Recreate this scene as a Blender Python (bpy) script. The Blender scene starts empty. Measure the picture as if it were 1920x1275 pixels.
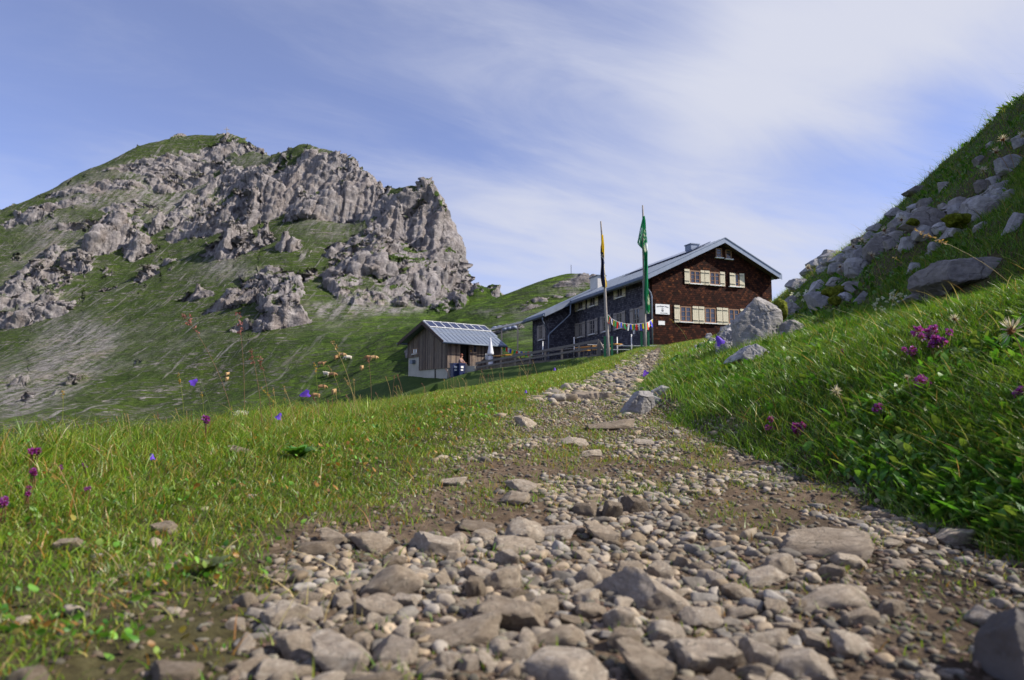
import bpy, bmesh, math, random
import numpy as np
from mathutils import Vector, Matrix

# ------------------------------------------------------------------ camera, sky, sun, exposure
F = 1220.0; CX = 960.0; CY = 637.5; HOR = 755.0; CAMZ = 0.35
PITCH = math.atan((HOR - CY) / F); cP, sP = math.cos(PITCH), math.sin(PITCH)
SUN_AZ, SUN_EL = math.radians(94), math.radians(40)
scene = bpy.context.scene
C = scene.collection
cam = bpy.data.cameras.new("camera"); camo = bpy.data.objects.new("camera", cam); C.objects.link(camo)
cam.sensor_width = 36.0; cam.lens = 36.0 * F / 1920.0
cam.clip_start = 0.02; cam.clip_end = 9000
camo.location = (0, 0, CAMZ); camo.rotation_euler = (math.pi / 2 + PITCH, 0, 0)
cam.dof.use_dof = True; cam.dof.focus_distance = 5.5; cam.dof.aperture_fstop = 4.2
scene.camera = camo
scene.render.engine = 'CYCLES'
vs = scene.view_settings
vs.view_transform = 'Standard'; vs.look = 'None'; vs.gamma = 1.0; vs.exposure = 0.6; vs.use_curve_mapping = False
scene.cycles.max_bounces = 6; scene.cycles.transparent_max_bounces = 8

world = bpy.data.worlds.new("World"); scene.world = world; world.use_nodes = True
def build_world():
    nt = world.node_tree; N = nt.nodes; L = nt.links; N.clear()
    out = N.new('ShaderNodeOutputWorld'); bg = N.new('ShaderNodeBackground'); bg.inputs['Strength'].default_value = 0.09
    sky = N.new('ShaderNodeTexSky'); sky.sky_type = 'NISHITA'; sky.sun_disc = False
    sky.sun_elevation = SUN_EL; sky.sun_rotation = SUN_AZ; sky.altitude = 2200; sky.air_density = 1.0; sky.dust_density = 0.4; sky.ozone_density = 2.0
    tc = N.new('ShaderNodeTexCoord')
    def math_(op, a, b=None, c=None, clamp=False):
        n = N.new('ShaderNodeMath'); n.operation = op; n.use_clamp = clamp
        for i, v in enumerate((a, b, c)):
            if v is None: continue
            if isinstance(v, (int, float)): n.inputs[i].default_value = v
            else: L.new(v, n.inputs[i])
        return n.outputs[0]
    sep = N.new('ShaderNodeSeparateXYZ'); L.new(tc.outputs['Generated'], sep.inputs[0])
    zc = math_('MAXIMUM', sep.outputs[2], 0.02)
    # clouds lie on a high flat layer: direction divided by its height
    den = math_('ADD', zc, 0.22)
    u = math_('DIVIDE', sep.outputs[0], den); v = math_('DIVIDE', sep.outputs[1], den)
    def layer(ru, rv, sx, sy, scale, detail, rough, off, dist=0.4):
        cmb = N.new('ShaderNodeCombineXYZ')
        a = math_('ADD', math_('MULTIPLY', u, ru), math_('MULTIPLY', v, rv))
        b = math_('SUBTRACT', math_('MULTIPLY', v, ru), math_('MULTIPLY', u, rv))
        L.new(math_('MULTIPLY', a, sx), cmb.inputs[0]); L.new(math_('MULTIPLY', b, sy), cmb.inputs[1]); cmb.inputs[2].default_value = off
        n = N.new('ShaderNodeTexNoise'); n.inputs['Scale'].default_value = scale; n.inputs['Detail'].default_value = detail
        n.inputs['Roughness'].default_value = rough; n.inputs['Distortion'].default_value = dist
        L.new(cmb.outputs[0], n.inputs['Vector']); return n.outputs[0]
    n1 = layer(0.95, 0.3, 0.45, 1.3, 1.3, 9, 0.55, 3.1)
    n2 = layer(0.9, 0.42, 0.8, 2.3, 2.0, 9, 0.62, 7.7, 0.9)
    def lobe(px, py, rad, amp):
        cx = (px - CX) / F; cy = (CY - py) / F
        d = Vector((cx, cP - cy * sP, sP + cy * cP)).normalized()
        vm = N.new('ShaderNodeVectorMath'); vm.operation = 'DISTANCE'; L.new(tc.outputs['Generated'], vm.inputs[0]); vm.inputs[1].default_value = d
        g = math_('DIVIDE', vm.outputs['Value'], rad); g = math_('MULTIPLY', g, g); g = math_('MULTIPLY', g, -1.0)
        return math_('MULTIPLY', math_('POWER', 2.718, g), amp)
    s = math_('ADD', math_('MULTIPLY', n1, 1.9), math_('MULTIPLY', n2, 0.78))
    for lb in ((1650, 70, 0.22, 0.62), (1400, 190, 0.11, 0.3), (1350, 430, 0.2, 0.12), (1090, 500, 0.17, 0.42), (1450, 480, .1, .25), (2000, -80, 0.35, 0.3), (1620, 320, 0.13, -0.42), (1820, 210, 0.09, -0.35), (1500, 290, 0.08, -0.2), (1700, 400, 0.1, 0.15), (880, 520, .12, .12), (420, 130, .26, .12), (60, 330, .15, .1),
               (150, 150, 0.24, 0.03), (80, -40, 0.2, -0.16), (620, 60, 0.2, -0.08), (1080, 200, 0.12, 0.0), (1780, 240, 0.07, -0.24), (1250, 60, 0.1, -0.1), (1560, 420, 0.12, 0.1),(330,120,.2,-.05)):
        s = math_('ADD', s, lobe(*lb))
    hz = math_('POWER', math_('SUBTRACT', 1.0, zc, clamp=True), 6.0)
    s = math_('ADD', s, math_('MULTIPLY', hz, 0.06))
    rmp = N.new('ShaderNodeMapRange'); rmp.interpolation_type = 'SMOOTHSTEP'; L.new(s, rmp.inputs['Value'])
    rmp.inputs['From Min'].default_value = 1.0; rmp.inputs['From Max'].default_value = 2.25; rmp.inputs['To Min'].default_value = 0.14; rmp.inputs['To Max'].default_value = 1.0
    tint = N.new('ShaderNodeMix'); tint.data_type = 'RGBA'; tint.blend_type = 'MULTIPLY'; tint.inputs['Factor'].default_value = 1.0
    L.new(sky.outputs[0], tint.inputs['A']); tint.inputs['B'].default_value = (1.27, 1.16, 1.45, 1)
    mix = N.new('ShaderNodeMix'); mix.data_type = 'RGBA'
    L.new(rmp.outputs[0], mix.inputs['Factor']); L.new(tint.outputs['Result'], mix.inputs['A']); mix.inputs['B'].default_value = (5.0, 5.2, 6.1, 1)
    L.new(mix.outputs['Result'], bg.inputs['Color']); L.new(bg.outputs[0], out.inputs['Surface'])
build_world()
sun = bpy.data.lights.new("sun", 'SUN'); sun.energy = 5.0; sun.angle = math.radians(0.5); sun.color = (1.0, 0.93, 0.82)
suno = bpy.data.objects.new("sun", sun); C.objects.link(suno)
suno.rotation_euler = Vector((math.sin(SUN_AZ) * math.cos(SUN_EL), math.cos(SUN_AZ) * math.cos(SUN_EL), math.sin(SUN_EL))).to_track_quat('Z', 'Y').to_euler()
suno.location = (60, 0, 80)

# ------------------------------------------------------------------ helpers
rng = np.random.default_rng(7); random.seed(7)
def at(px, py, Y):
    cx = (px - CX) / F; cy = (CY - py) / F
    b = cP - cy * sP; t = Y / b
    return Vector((cx * t, Y, CAMZ + (sP + cy * cP) * t))
def proj(x, y, z):
    e = (z - CAMZ); dz = y * cP + e * sP; up = -y * sP + e * cP
    return CX + F * x / dz, CY - F * up / dz
def _hash(i, j, seed):
    h = (i.astype(np.int64) * 374761393 + j.astype(np.int64) * 668265263 + seed * 974634777) & 0x7fffffff
    h = ((h ^ (h >> 13)) * 1274126177) & 0x7fffffff
    return (h ^ (h >> 16)) & 0xffff
def pn2(x, y, seed=0):
    xi = np.floor(x); yi = np.floor(y); fx = x - xi; fy = y - yi
    u = fx * fx * fx * (fx * (fx * 6 - 15) + 10); v = fy * fy * fy * (fy * (fy * 6 - 15) + 10)
    def g(ii, jj, dx, dy):
        a = _hash(ii, jj, seed) * (2 * math.pi / 65536.0)
        return np.cos(a) * dx + np.sin(a) * dy
    a = g(xi, yi, fx, fy); b = g(xi + 1, yi, fx - 1, fy); c = g(xi, yi + 1, fx, fy - 1); d = g(xi + 1, yi + 1, fx - 1, fy - 1)
    return 1.4 * ((a * (1 - u) + b * u) * (1 - v) + (c * (1 - u) + d * u) * v)
def fbm2(x, y, octv=4, seed=0, gain=0.5):
    s = 0; a = 1.0; t = 0
    for o in range(octv):
        s = s + a * pn2(x * 2 ** o, y * 2 ** o, seed + o * 17); t += a; a *= gain
    return s / t
def ridge2(x, y, octv=4, seed=0, gain=0.55):
    s = 0; a = 1.0; t = 0
    for o in range(octv):
        s = s + a * (1 - 2 * np.abs(pn2(x * 2 ** o, y * 2 ** o, seed + o * 17))); t += a; a *= gain
    return s / t
def pn3(x, y, z, seed=0):
    zi = np.floor(z); fz = z - zi; w = fz * fz * (3 - 2 * fz)
    r = np.zeros_like(x)
    for k in (0, 1):
        zz = zi + k
        ox = (_hash(zz, zz * 3 + 11, seed) / 65536.0) * 57.0; oy = (_hash(zz + 5, zz, seed + 3) / 65536.0) * 91.0
        r = r + (w if k else (1 - w)) * pn2(x + ox, y + oy, seed)
    return r
def fbm3(p, sc, octv=3, seed=0, gain=0.5):
    s = 0; a = 1.0; t = 0
    for o in range(octv):
        k = 2 ** o / sc
        s = s + a * pn3(p[:, 0] * k, p[:, 1] * k, p[:, 2] * k, seed + 31 * o); t += a; a *= gain
    return s / t
def lin3(p, sc, seed):
    q = p / sc; i = np.floor(q); f = q - i; r = 0
    for a in (0, 1):
        for b in (0, 1):
            for c in (0, 1):
                h = _hash(i[:, 0] + a + 7919 * (i[:, 2] + c), i[:, 1] + b, seed) / 32768.0 - 1
                r = r + h * (f[:, 0] if a else 1 - f[:, 0]) * (f[:, 1] if b else 1 - f[:, 1]) * (f[:, 2] if c else 1 - f[:, 2])
    return r
def sstep(a, b, x):
    t = np.clip((x - a) / (b - a), 0, 1); return t * t * (3 - 2 * t)
def tag(o, label=None, cat=None, group=None, kind=None):
    if label: o['label'] = label
    if cat: o['category'] = cat
    if group: o['group'] = group
    if kind: o['kind'] = kind
    return o
def link(o, parent=None):
    C.objects.link(o)
    if parent is not None: o.parent = parent
    return o
def empty(name, loc=(0, 0, 0), rz=0.0, parent=None):
    o = bpy.data.objects.new(name, None); o.empty_display_size = 0.05
    o.location = loc; o.rotation_euler = (0, 0, rz); return link(o, parent)
def np_mesh(name, V, faces, mat=None, smooth=True, attrs=None):
    """faces: list of int arrays (M,k)"""
    me = bpy.data.meshes.new(name); V = np.asarray(V, dtype=np.float32)
    me.vertices.add(len(V)); me.vertices.foreach_set('co', V.ravel())
    tot = sum(f.size for f in faces); npoly = sum(len(f) for f in faces)
    me.loops.add(tot); me.polygons.add(npoly)
    me.loops.foreach_set('vertex_index', np.concatenate([f.ravel() for f in faces]).astype(np.int32))
    ls = []; st = 0
    for f in faces:
        ls.append(st + np.arange(len(f)) * f.shape[1]); st += f.size
    me.polygons.foreach_set('loop_start', np.concatenate(ls).astype(np.int32))
    me.update(calc_edges=True)
    me.polygons.foreach_set('use_smooth', np.full(npoly, smooth, dtype=bool))
    for k, v in (attrs or {}).items():
        v = np.asarray(v, dtype=np.float32)
        if v.ndim == 1:
            a = me.attributes.new(k, 'FLOAT', 'POINT'); a.data.foreach_set('value', v)
        else:
            a = me.attributes.new(k, 'FLOAT_COLOR', 'POINT')
            if v.shape[1] == 3: v = np.concatenate([v, np.ones((len(v), 1), np.float32)], 1)
            a.data.foreach_set('color', v.ravel())
    if mat: me.materials.append(mat)
    return me
def mobj(name, me, parent=None, loc=None):
    o = bpy.data.objects.new(name, me)
    if loc is not None: o.location = loc
    return link(o, parent)
def grid_faces(n, m):
    i = np.arange(n * m).reshape(n, m)
    return np.stack([i[:-1, :-1], i[1:, :-1], i[1:, 1:], i[:-1, 1:]], -1).reshape(-1, 4)
class MB:
    """collects boxes, bars, tubes and prisms, linked as ONE mesh object"""
    def __init__(s): s.v = []; s.f = []
    def add(s, vs, fs):
        b = len(s.v); s.v += [tuple(v) for v in vs]; s.f += [[b + i for i in f] for f in fs]
    def box(s, x0, x1, y0, y1, z0, z1):
        s.add([(x0, y0, z0), (x1, y0, z0), (x1, y1, z0), (x0, y1, z0), (x0, y0, z1), (x1, y0, z1), (x1, y1, z1), (x0, y1, z1)],
              [(0, 3, 2, 1), (4, 5, 6, 7), (0, 1, 5, 4), (1, 2, 6, 5), (2, 3, 7, 6), (3, 0, 4, 7)]); return s
    def prism(s, poly, ext):
        n = len(poly); e = Vector(ext); a = [Vector(p) for p in poly]
        s.add(a + [p + e for p in a], [list(range(n))[::-1], list(range(n, 2 * n))] + [(i, (i + 1) % n, n + (i + 1) % n, n + i) for i in range(n)]); return s
    def bar(s, a, b, w, h, up=(0, 0, 1)):
        a = Vector(a); b = Vector(b); d = (b - a).normalized(); u = Vector(up)
        if abs(d.dot(u)) > 0.98: u = Vector((1, 0, 0))
        r = d.cross(u).normalized() * (w / 2); t = r.cross(d).normalized() * (h / 2)
        s.add([a - r - t, a + r - t, a + r + t, a - r + t, b - r - t, b + r - t, b + r + t, b - r + t],
              [(0, 3, 2, 1), (4, 5, 6, 7), (0, 1, 5, 4), (1, 2, 6, 5), (2, 3, 7, 6), (3, 0, 4, 7)]); return s
    def tube(s, pts, rad, n=8, cap=True):
        pts = [Vector(p) for p in pts]; k = len(pts); rad = rad if hasattr(rad, '__len__') else [rad] * k
        b = len(s.v); prev = None
        for i, p in enumerate(pts):
            d = (pts[min(i + 1, k - 1)] - pts[max(i - 1, 0)]).normalized()
            if prev is None:
                r = d.cross(Vector((0, 0, 1)) if abs(d.z) < 0.9 else Vector((1, 0, 0))).normalized()
            else: r = (prev - d * prev.dot(d)).normalized()
            prev = r; t = d.cross(r)
            for j in range(n):
                a = 2 * math.pi * j / n; s.v.append(tuple(p + (r * math.cos(a) + t * math.sin(a)) * rad[i]))
        for i in range(k - 1):
            for j in range(n): s.f.append([b + i * n + j, b + i * n + (j + 1) % n, b + (i + 1) * n + (j + 1) % n, b + (i + 1) * n + j])
        if cap:
            s.f.append([b + j for j in range(n)][::-1]); s.f.append([b + (k - 1) * n + j for j in range(n)])
        return s
    def ball(s, c, r, n=6, m=4):
        c = Vector(c); r = r if hasattr(r, '__len__') else (r, r, r); b = len(s.v)
        s.v.append((c.x, c.y, c.z - r[2]))
        for i in range(1, m):
            ph = -math.pi / 2 + math.pi * i / m
            for j in range(n):
                a = 2 * math.pi * j / n; s.v.append((c.x + r[0] * math.cos(ph) * math.cos(a), c.y + r[1] * math.cos(ph) * math.sin(a), c.z + r[2] * math.sin(ph)))
        s.v.append((c.x, c.y, c.z + r[2])); T = len(s.v) - 1
        for j in range(n): s.f.append([b, b + 1 + (j + 1) % n, b + 1 + j]); s.f.append([T, b + 1 + (m - 2) * n + j, b + 1 + (m - 2) * n + (j + 1) % n])
        for i in range(m - 2):
            for j in range(n): s.f.append([b + 1 + i * n + j, b + 1 + i * n + (j + 1) % n, b + 1 + (i + 1) * n + (j + 1) % n, b + 1 + (i + 1) * n + j])
        return s
    def build(s, name, mat, parent=None, smooth=False, loc=None):
        me = bpy.data.meshes.new(name); me.from_pydata(s.v, [], s.f); me.update()
        if smooth: me.polygons.foreach_set('use_smooth', np.ones(len(me.polygons), dtype=bool))
        if mat: me.materials.append(mat)
        return mobj(name, me, parent, loc)
def copy_tree(o, parent=None):
    c = o.copy(); C.objects.link(c)
    if parent is not None: c.parent = parent
    for ch in list(o.children): copy_tree(ch, c)
    return c

# ------------------------------------------------------------------ materials
def new_mat(name):
    m = bpy.data.materials.new(name); m.use_nodes = True; nt = m.node_tree
    return m, nt, nt.nodes, nt.links, nt.nodes['Principled BSDF']
def nz(N, L, vec, scale, detail=6, rough=0.55, dist=0.0, mapscale=None, rot=None):
    n = N.new('ShaderNodeTexNoise'); n.inputs['Scale'].default_value = scale; n.inputs['Detail'].default_value = detail
    n.inputs['Roughness'].default_value = rough; n.inputs['Distortion'].default_value = dist
    if mapscale or rot:
        mp = N.new('ShaderNodeMapping'); mp.inputs['Scale'].default_value = mapscale or (1, 1, 1); mp.inputs['Rotation'].default_value = rot or (0, 0, 0)
        L.new(vec, mp.inputs['Vector']); vec = mp.outputs[0]
    L.new(vec, n.inputs['Vector']); return n.outputs[0]
def ramp(N, L, fac, stops):
    r = N.new('ShaderNodeValToRGB'); cr = r.color_ramp
    while len(cr.elements) < len(stops): cr.elements.new(0.5)
    for e, (p, c) in zip(cr.elements, stops):
        e.position = p; e.color = (*c, 1) if len(c) == 3 else c
    L.new(fac, r.inputs[0]); return r.outputs[0]
def mixc(N, L, fac, a, b, mode='MIX'):
    m = N.new('ShaderNodeMix'); m.data_type = 'RGBA'; m.blend_type = mode
    for k, v in (('Factor', fac), ('A', a), ('B', b)):
        if isinstance(v, (int, float)): m.inputs[k].default_value = v
        elif isinstance(v, tuple): m.inputs[k].default_value = (*v, 1) if len(v) == 3 else v
        else: L.new(v, m.inputs[k])
    return m.outputs['Result']
def mth(N, L, op, a, b=0.0, clamp=False):
    n = N.new('ShaderNodeMath'); n.operation = op; n.use_clamp = clamp
    for i, v in enumerate((a, b)):
        if isinstance(v, (int, float)): n.inputs[i].default_value = v
        else: L.new(v, n.inputs[i])
    return n.outputs[0]
def bump(N, L, h, strength, dist, bs, chain=None):
    b = N.new('ShaderNodeBump'); b.inputs['Strength'].default_value = strength; b.inputs['Distance'].default_value = dist
    L.new(h, b.inputs['Height'])
    if chain is not None: L.new(chain, b.inputs['Normal'])
    if bs is not None: L.new(b.outputs[0], bs.inputs['Normal'])
    return b.outputs[0]
def simple(name, col, rough=0.6, var=0.15, scale=8.0, metal=0.0, bmp=0.0, spec=0.4, stretch=(1, 1, 1)):
    m, nt, N, L, B = new_mat(name)
    tc = N.new('ShaderNodeTexCoord').outputs['Object']
    n = nz(N, L, tc, scale, 6, 0.6, 0.2, stretch)
    lo = tuple(c * (1 - var) for c in col); hi = tuple(min(1, c * (1 + var)) for c in col)
    L.new(ramp(N, L, n, [(0.3, lo), (0.7, hi)]), B.inputs['Base Color'])
    B.inputs['Roughness'].default_value = rough; B.inputs['Metallic'].default_value = metal; B.inputs['Specular IOR Level'].default_value = spec
    if bmp: bump(N, L, n, bmp, 0.02, B)
    return m
M = {}
def m_limestone(name, cols, scale, bumpd, streak=(1, 1, 6)):
    m, nt, N, L, B = new_mat(name)
    tc = N.new('ShaderNodeTexCoord').outputs['Object']; oi = N.new('ShaderNodeObjectInfo').outputs['Random']
    off = N.new('ShaderNodeVectorMath'); off.operation = 'ADD'; L.new(tc, off.inputs[0])
    cb = N.new('ShaderNodeCombineXYZ'); 
    for i in range(3): L.new(mth(N, L, 'MULTIPLY', oi, 13.0 + 9 * i), cb.inputs[i])
    L.new(cb.outputs[0], off.inputs[1]); tc = off.outputs[0]
    a = nz(N, L, tc, scale, 8, 0.62, 0.3); b = nz(N, L, tc, scale * 5, 6, 0.7); c = nz(N, L, tc, scale * 1.3, 5, 0.6, 0.8, streak, (0.5, 0.9, 0.2))
    col = ramp(N, L, a, [(0.25, cols[0]), (0.5, cols[1]), (0.75, cols[2])])
    col = mixc(N, L, mth(N, L, 'MULTIPLY', ramp(N, L, b, [(0.52, (0, 0, 0)), (0.75, (1, 1, 1))]), 0.4), col, tuple(x * 0.55 for x in cols[0]))
    crk = ramp(N, L, c, [(0.44, (0, 0, 0)), (0.495, (1, 1, 1)), (0.51, (1, 1, 1)), (0.55, (0, 0, 0))])
    col = mixc(N, L, mth(N, L, 'MULTIPLY', crk, 0.13), col, tuple(x * 0.35 for x in cols[0]))
    vo = N.new('ShaderNodeTexVoronoi'); vo.feature = 'DISTANCE_TO_EDGE'; vo.inputs['Scale'].default_value = scale * .55; wv = N.new('ShaderNodeVectorMath'); wv.operation = 'ADD'; L.new(tc, wv.inputs[0])
    wn = N.new('ShaderNodeTexNoise'); wn.inputs['Scale'].default_value = scale * .9; wn.inputs['Detail'].default_value = 5; L.new(tc, wn.inputs['Vector'])
    ws = N.new('ShaderNodeVectorMath'); ws.operation = 'SCALE'; ws.inputs['Scale'].default_value = .9 / scale * 2; L.new(wn.outputs[1], ws.inputs[0]); L.new(ws.outputs[0], wv.inputs[1]); L.new(wv.outputs[0], vo.inputs['Vector'])
    fr = ramp(N, L, vo.outputs['Distance'], [(0.0, (1,) * 3), (.035, (0,) * 3)]); fr = mth(N, L, 'MULTIPLY', fr, ramp(N, L, a, [(.45, (0,) * 3), (.6, (1,) * 3)]))
    col = mixc(N, L, mth(N, L, 'MULTIPLY', fr, .75), col, tuple(x * .2 for x in cols[0]))
    tv = ramp(N, L, oi, [(0.0, (0.52, 0.48, 0.44)), (0.35, (.92, 0.88, 0.82)), (0.7, (1.0, 1.0, 1.02)), (1.0, (1.18, 1.16, 1.12))])
    col = mixc(N, L, 1.0, col, tv, 'MULTIPLY')
    L.new(col, B.inputs['Base Color']); B.inputs['Roughness'].default_value = 0.82; B.inputs['Specular IOR Level'].default_value = 0.3
    h = mth(N, L, 'SUBTRACT', mth(N, L, 'ADD', mth(N, L, 'MULTIPLY', a, 0.7), mth(N, L, 'MULTIPLY', b, 0.35)), mth(N, L, 'MULTIPLY', crk, 0.15)); h = mth(N, L, 'SUBTRACT', h, mth(N, L, 'MULTIPLY', fr, .6))
    bump(N, L, h, 0.7, bumpd, B)
    return m
M['boulder'] = m_limestone('boulder_limestone', [(.18, .175, .185), (.33, .325, .34), (.46, .455, .465)], 5.0, 0.03)
M['pebble'] = m_limestone('path_limestone', [(.19, .15, .115), (.325, .275, .22), (.46, .41, .345)], 2.6, 0.012)
def m_attr(name, rough=0.8, transl=0.0, spec=0.4, scale=60, var=0.25, bmp=0.0):
    m, nt, N, L, B = new_mat(name)
    at_ = N.new('ShaderNodeAttribute'); at_.attribute_name = 'col'
    tc = N.new('ShaderNodeTexCoord').outputs['Object']
    n = nz(N, L, tc, scale, 4, 0.6)
    col = mixc(N, L, 1.0, at_.outputs['Color'], ramp(N, L, n, [(0.3, (1 - var,) * 3), (0.7, (1 + var,) * 3)]), 'MULTIPLY')
    L.new(col, B.inputs['Base Color']); B.inputs['Roughness'].default_value = rough; B.inputs['Specular IOR Level'].default_value = spec
    if bmp: bump(N, L, n, 0.6, bmp, B)
    if transl:
        t = N.new('ShaderNodeBsdfTranslucent'); L.new(mixc(N, L, 1.0, col, (1.25, 1.25, 0.7), 'MULTIPLY'), t.inputs['Color'])
        mx = N.new('ShaderNodeMixShader'); mx.inputs[0].default_value = transl
        out = [x for x in N if x.type == 'OUTPUT_MATERIAL'][0]
        L.new(B.outputs[0], mx.inputs[1]); L.new(t.outputs[0], mx.inputs[2]); L.new(mx.outputs[0], out.inputs['Surface'])
    return m
M['blade'] = m_attr('grass_blade', 0.42, 0.38, 0.45, 40, 0.15)
M['leaf'] = m_attr('broad_leaf', 0.46, 0.34, 0.4, 60, 0.2)
M['gravel'] = m_attr('gravel', 0.85, 0, 0.3, 60, 0.3, 0.004)
M['petal'] = m_attr('petal', 0.5, 0.35, 0.3, 200, 0.2)
M['cloth'] = m_attr('cloth', 0.8, 0.25, 0.2, 60, 0.06)
# ------------------------------------------------------------------ near ground
def I(Y, pts):
    p = np.array(pts, float); return np.interp(Y, p[:, 0], p[:, 1])
ZB = [(-30, -1.2), (-3, -.12), (0, -.03), (.8, 0), (1.5, .02), (2.3, .08), (3.3, .2), (4.7, .36), (8, .61), (15, 1.06), (25, 2.2), (38, 3.62), (42, 4.1), (60, 4.6), (90, 6), (4000, 6)]
PL = [(-3, -.5), (.5, -.36), (.8, -.34), (1.5, -.52), (2.3, -.38), (3.3, -.13), (4.7, .04), (8, .82), (15, 2.25), (25, 4.7), (38, 8.1), (60, 13)]
PR = [(-3, 1.1), (.5, 1.16), (.8, 1.18), (1.5, 1.13), (2.3, 1.08), (3.3, .97), (4.7, .91), (8, 1.55), (15, 3.3), (25, 5.8), (38, 8.9), (60, 15)]
XL = [(-20, -6), (0, -2.25), (2.5, -1.98), (3.5, -1.78), (5.5, -1.64), (9, -1.5), (16, -.82), (25, 1.9), (34, 4.95), (38.5, 5.0), (50, -2.75), (52, -3.4), (55, -6.2), (58, -9.5), (62, -8), (80, 0), (4000, 0)]
ZL = [(-20, -.4), (0, .05), (2.5, .17), (3.5, .19), (5.5, .23), (9, .40), (16, .74), (25, 1.58), (34, 2.6), (38.5, 3.0), (50, 2.72), (52, 2.0), (58, 2.3), (62, 2.2), (80, 2), (4000, 2)]
KR = [(-3, 1), (12, 1.0), (18, .92), (25, .75), (35, .5), (42, .22), (60, .15), (4000, .1)]
DC = [(-3, 6.3), (10, 6.2), (13, 5.7), (16, 5.05), (25, 4.8), (60, 4.8)]
def ground_h(X, Y, detail=True):
    X = np.asarray(X, float); Y = np.asarray(Y, float)
    zb = I(Y, ZB); pl = I(Y, PL); pr = I(Y, PR); xl = I(Y, XL); zl = I(Y, ZL)
    # between crest and path
    t = np.clip((X - xl) / np.maximum(pl - xl, .3), 0, 1); t = t * t * (3 - 2 * t)
    h = zl + (zb - zl) * t
    # terrace beside the hut: level
    ter = sstep(36.5, 39.5, Y) * (1 - sstep(58, 62, Y)) * (1 - sstep(.3, 1.6, (X - 5.2) - (38.5 - Y) * 0.36 - 2.4 + 0 * X)) 
    h = h * (1 - ter) + (3.08 - .03 * np.clip(Y - 40, 0, 12)) * ter
    # right bank
    d = np.maximum(X - pr - .02, 0); dc = I(Y, DC); k = I(Y, KR)
    dd = np.minimum(d, dc); d2 = np.maximum(dd - 2.1, 0); r = .95 * np.tanh(dd * np.where(Y < 3.2, .62, np.interp(Y, [3.2, 4.4, 6.5, 9], [.62, .4, .5, .6]))) + .78 * (np.sqrt(d2 * d2 + .04) - .2) + .034 * d2 * d2
    over = np.maximum(d - dc, 0); r = r + .65 * over - .2 * over ** 2 * np.where(over < 5, 1, 0) - np.where(over >= 5, 4 + 1.1 * (over - 5), 0)
    h = h + r * k * (1 - ter)
    # left fall beyond the crest
    e = np.maximum(xl - X, 0); sl = np.where(Y < 30, .62, np.where(Y < 49, .55, .34))
    f = sl * (np.sqrt(e * e + .16) - .4)
    h = h - f
    if detail:
        onp = sstep(pl - .1, pl + .15, X) * (1 - sstep(pr - .15, pr + .1, X)) * (1 - sstep(30, 40, Y))
        am = np.clip(Y / 3, .3, 1.0)
        h = h + (1 - onp) * (.03 * am * fbm2(X * 1.6, Y * 1.6, 3, 5) + .012 * fbm2(X * 9, Y * 9, 2, 9))
        h = h + onp * (.012 * fbm2(X * 4, Y * 4, 3, 21) + .006 * fbm2(X * 22, Y * 22, 3, 23)) - .012 * onp * sstep(.3, .0, np.abs(X - (pl + pr) / 2))
        h = h + np.clip(d, 0, 3) / 3 * (.16 * fbm2(X * .7, Y * .7, 4, 33)) * (1 - sstep(30, 40, Y))
        h = h - sstep(.5, .05, np.abs(X - pr + .02)) * .02 * sstep(.2, .5, fbm2(X * 2, Y * 2, 2, 3) + .5)
    return np.maximum(h, -16.0)
def gh(x, y): return float(ground_h(np.array([x]), np.array([y]))[0])
_Ys = np.concatenate([np.arange(.45, 8, .01), np.arange(8, 75, .04)])
def hit(px, py):
    """ground point under a picture ray (first hit)"""
    cx = (px - CX) / F; cy = (CY - py) / F; b = cP - cy * sP
    X = cx / b * _Ys; Z = CAMZ + (sP + cy * cP) / b * _Ys
    g = ground_h(X, _Ys); k = np.nonzero(Z <= g)[0]
    i = k[0] if len(k) else int(np.argmin(np.where(_Ys > 3, (Z - g) / _Ys, 9)))
    return Vector((X[i], _Ys[i], g[i]))
def pathmask(X, Y):
    pl = I(Y, PL); pr = I(Y, PR)
    w = .1 + .012 * Y
    m = sstep(pl - w, pl + w, X + .18 * fbm2(X * 2.2, Y * 1.3, 3, 61)) * (1 - sstep(pr - w, pr + w * .7, X + .12 * fbm2(X * 2.5, Y * 2, 3, 62)))
    return m * (1 - .5 * sstep(30, 38, Y))
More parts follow.
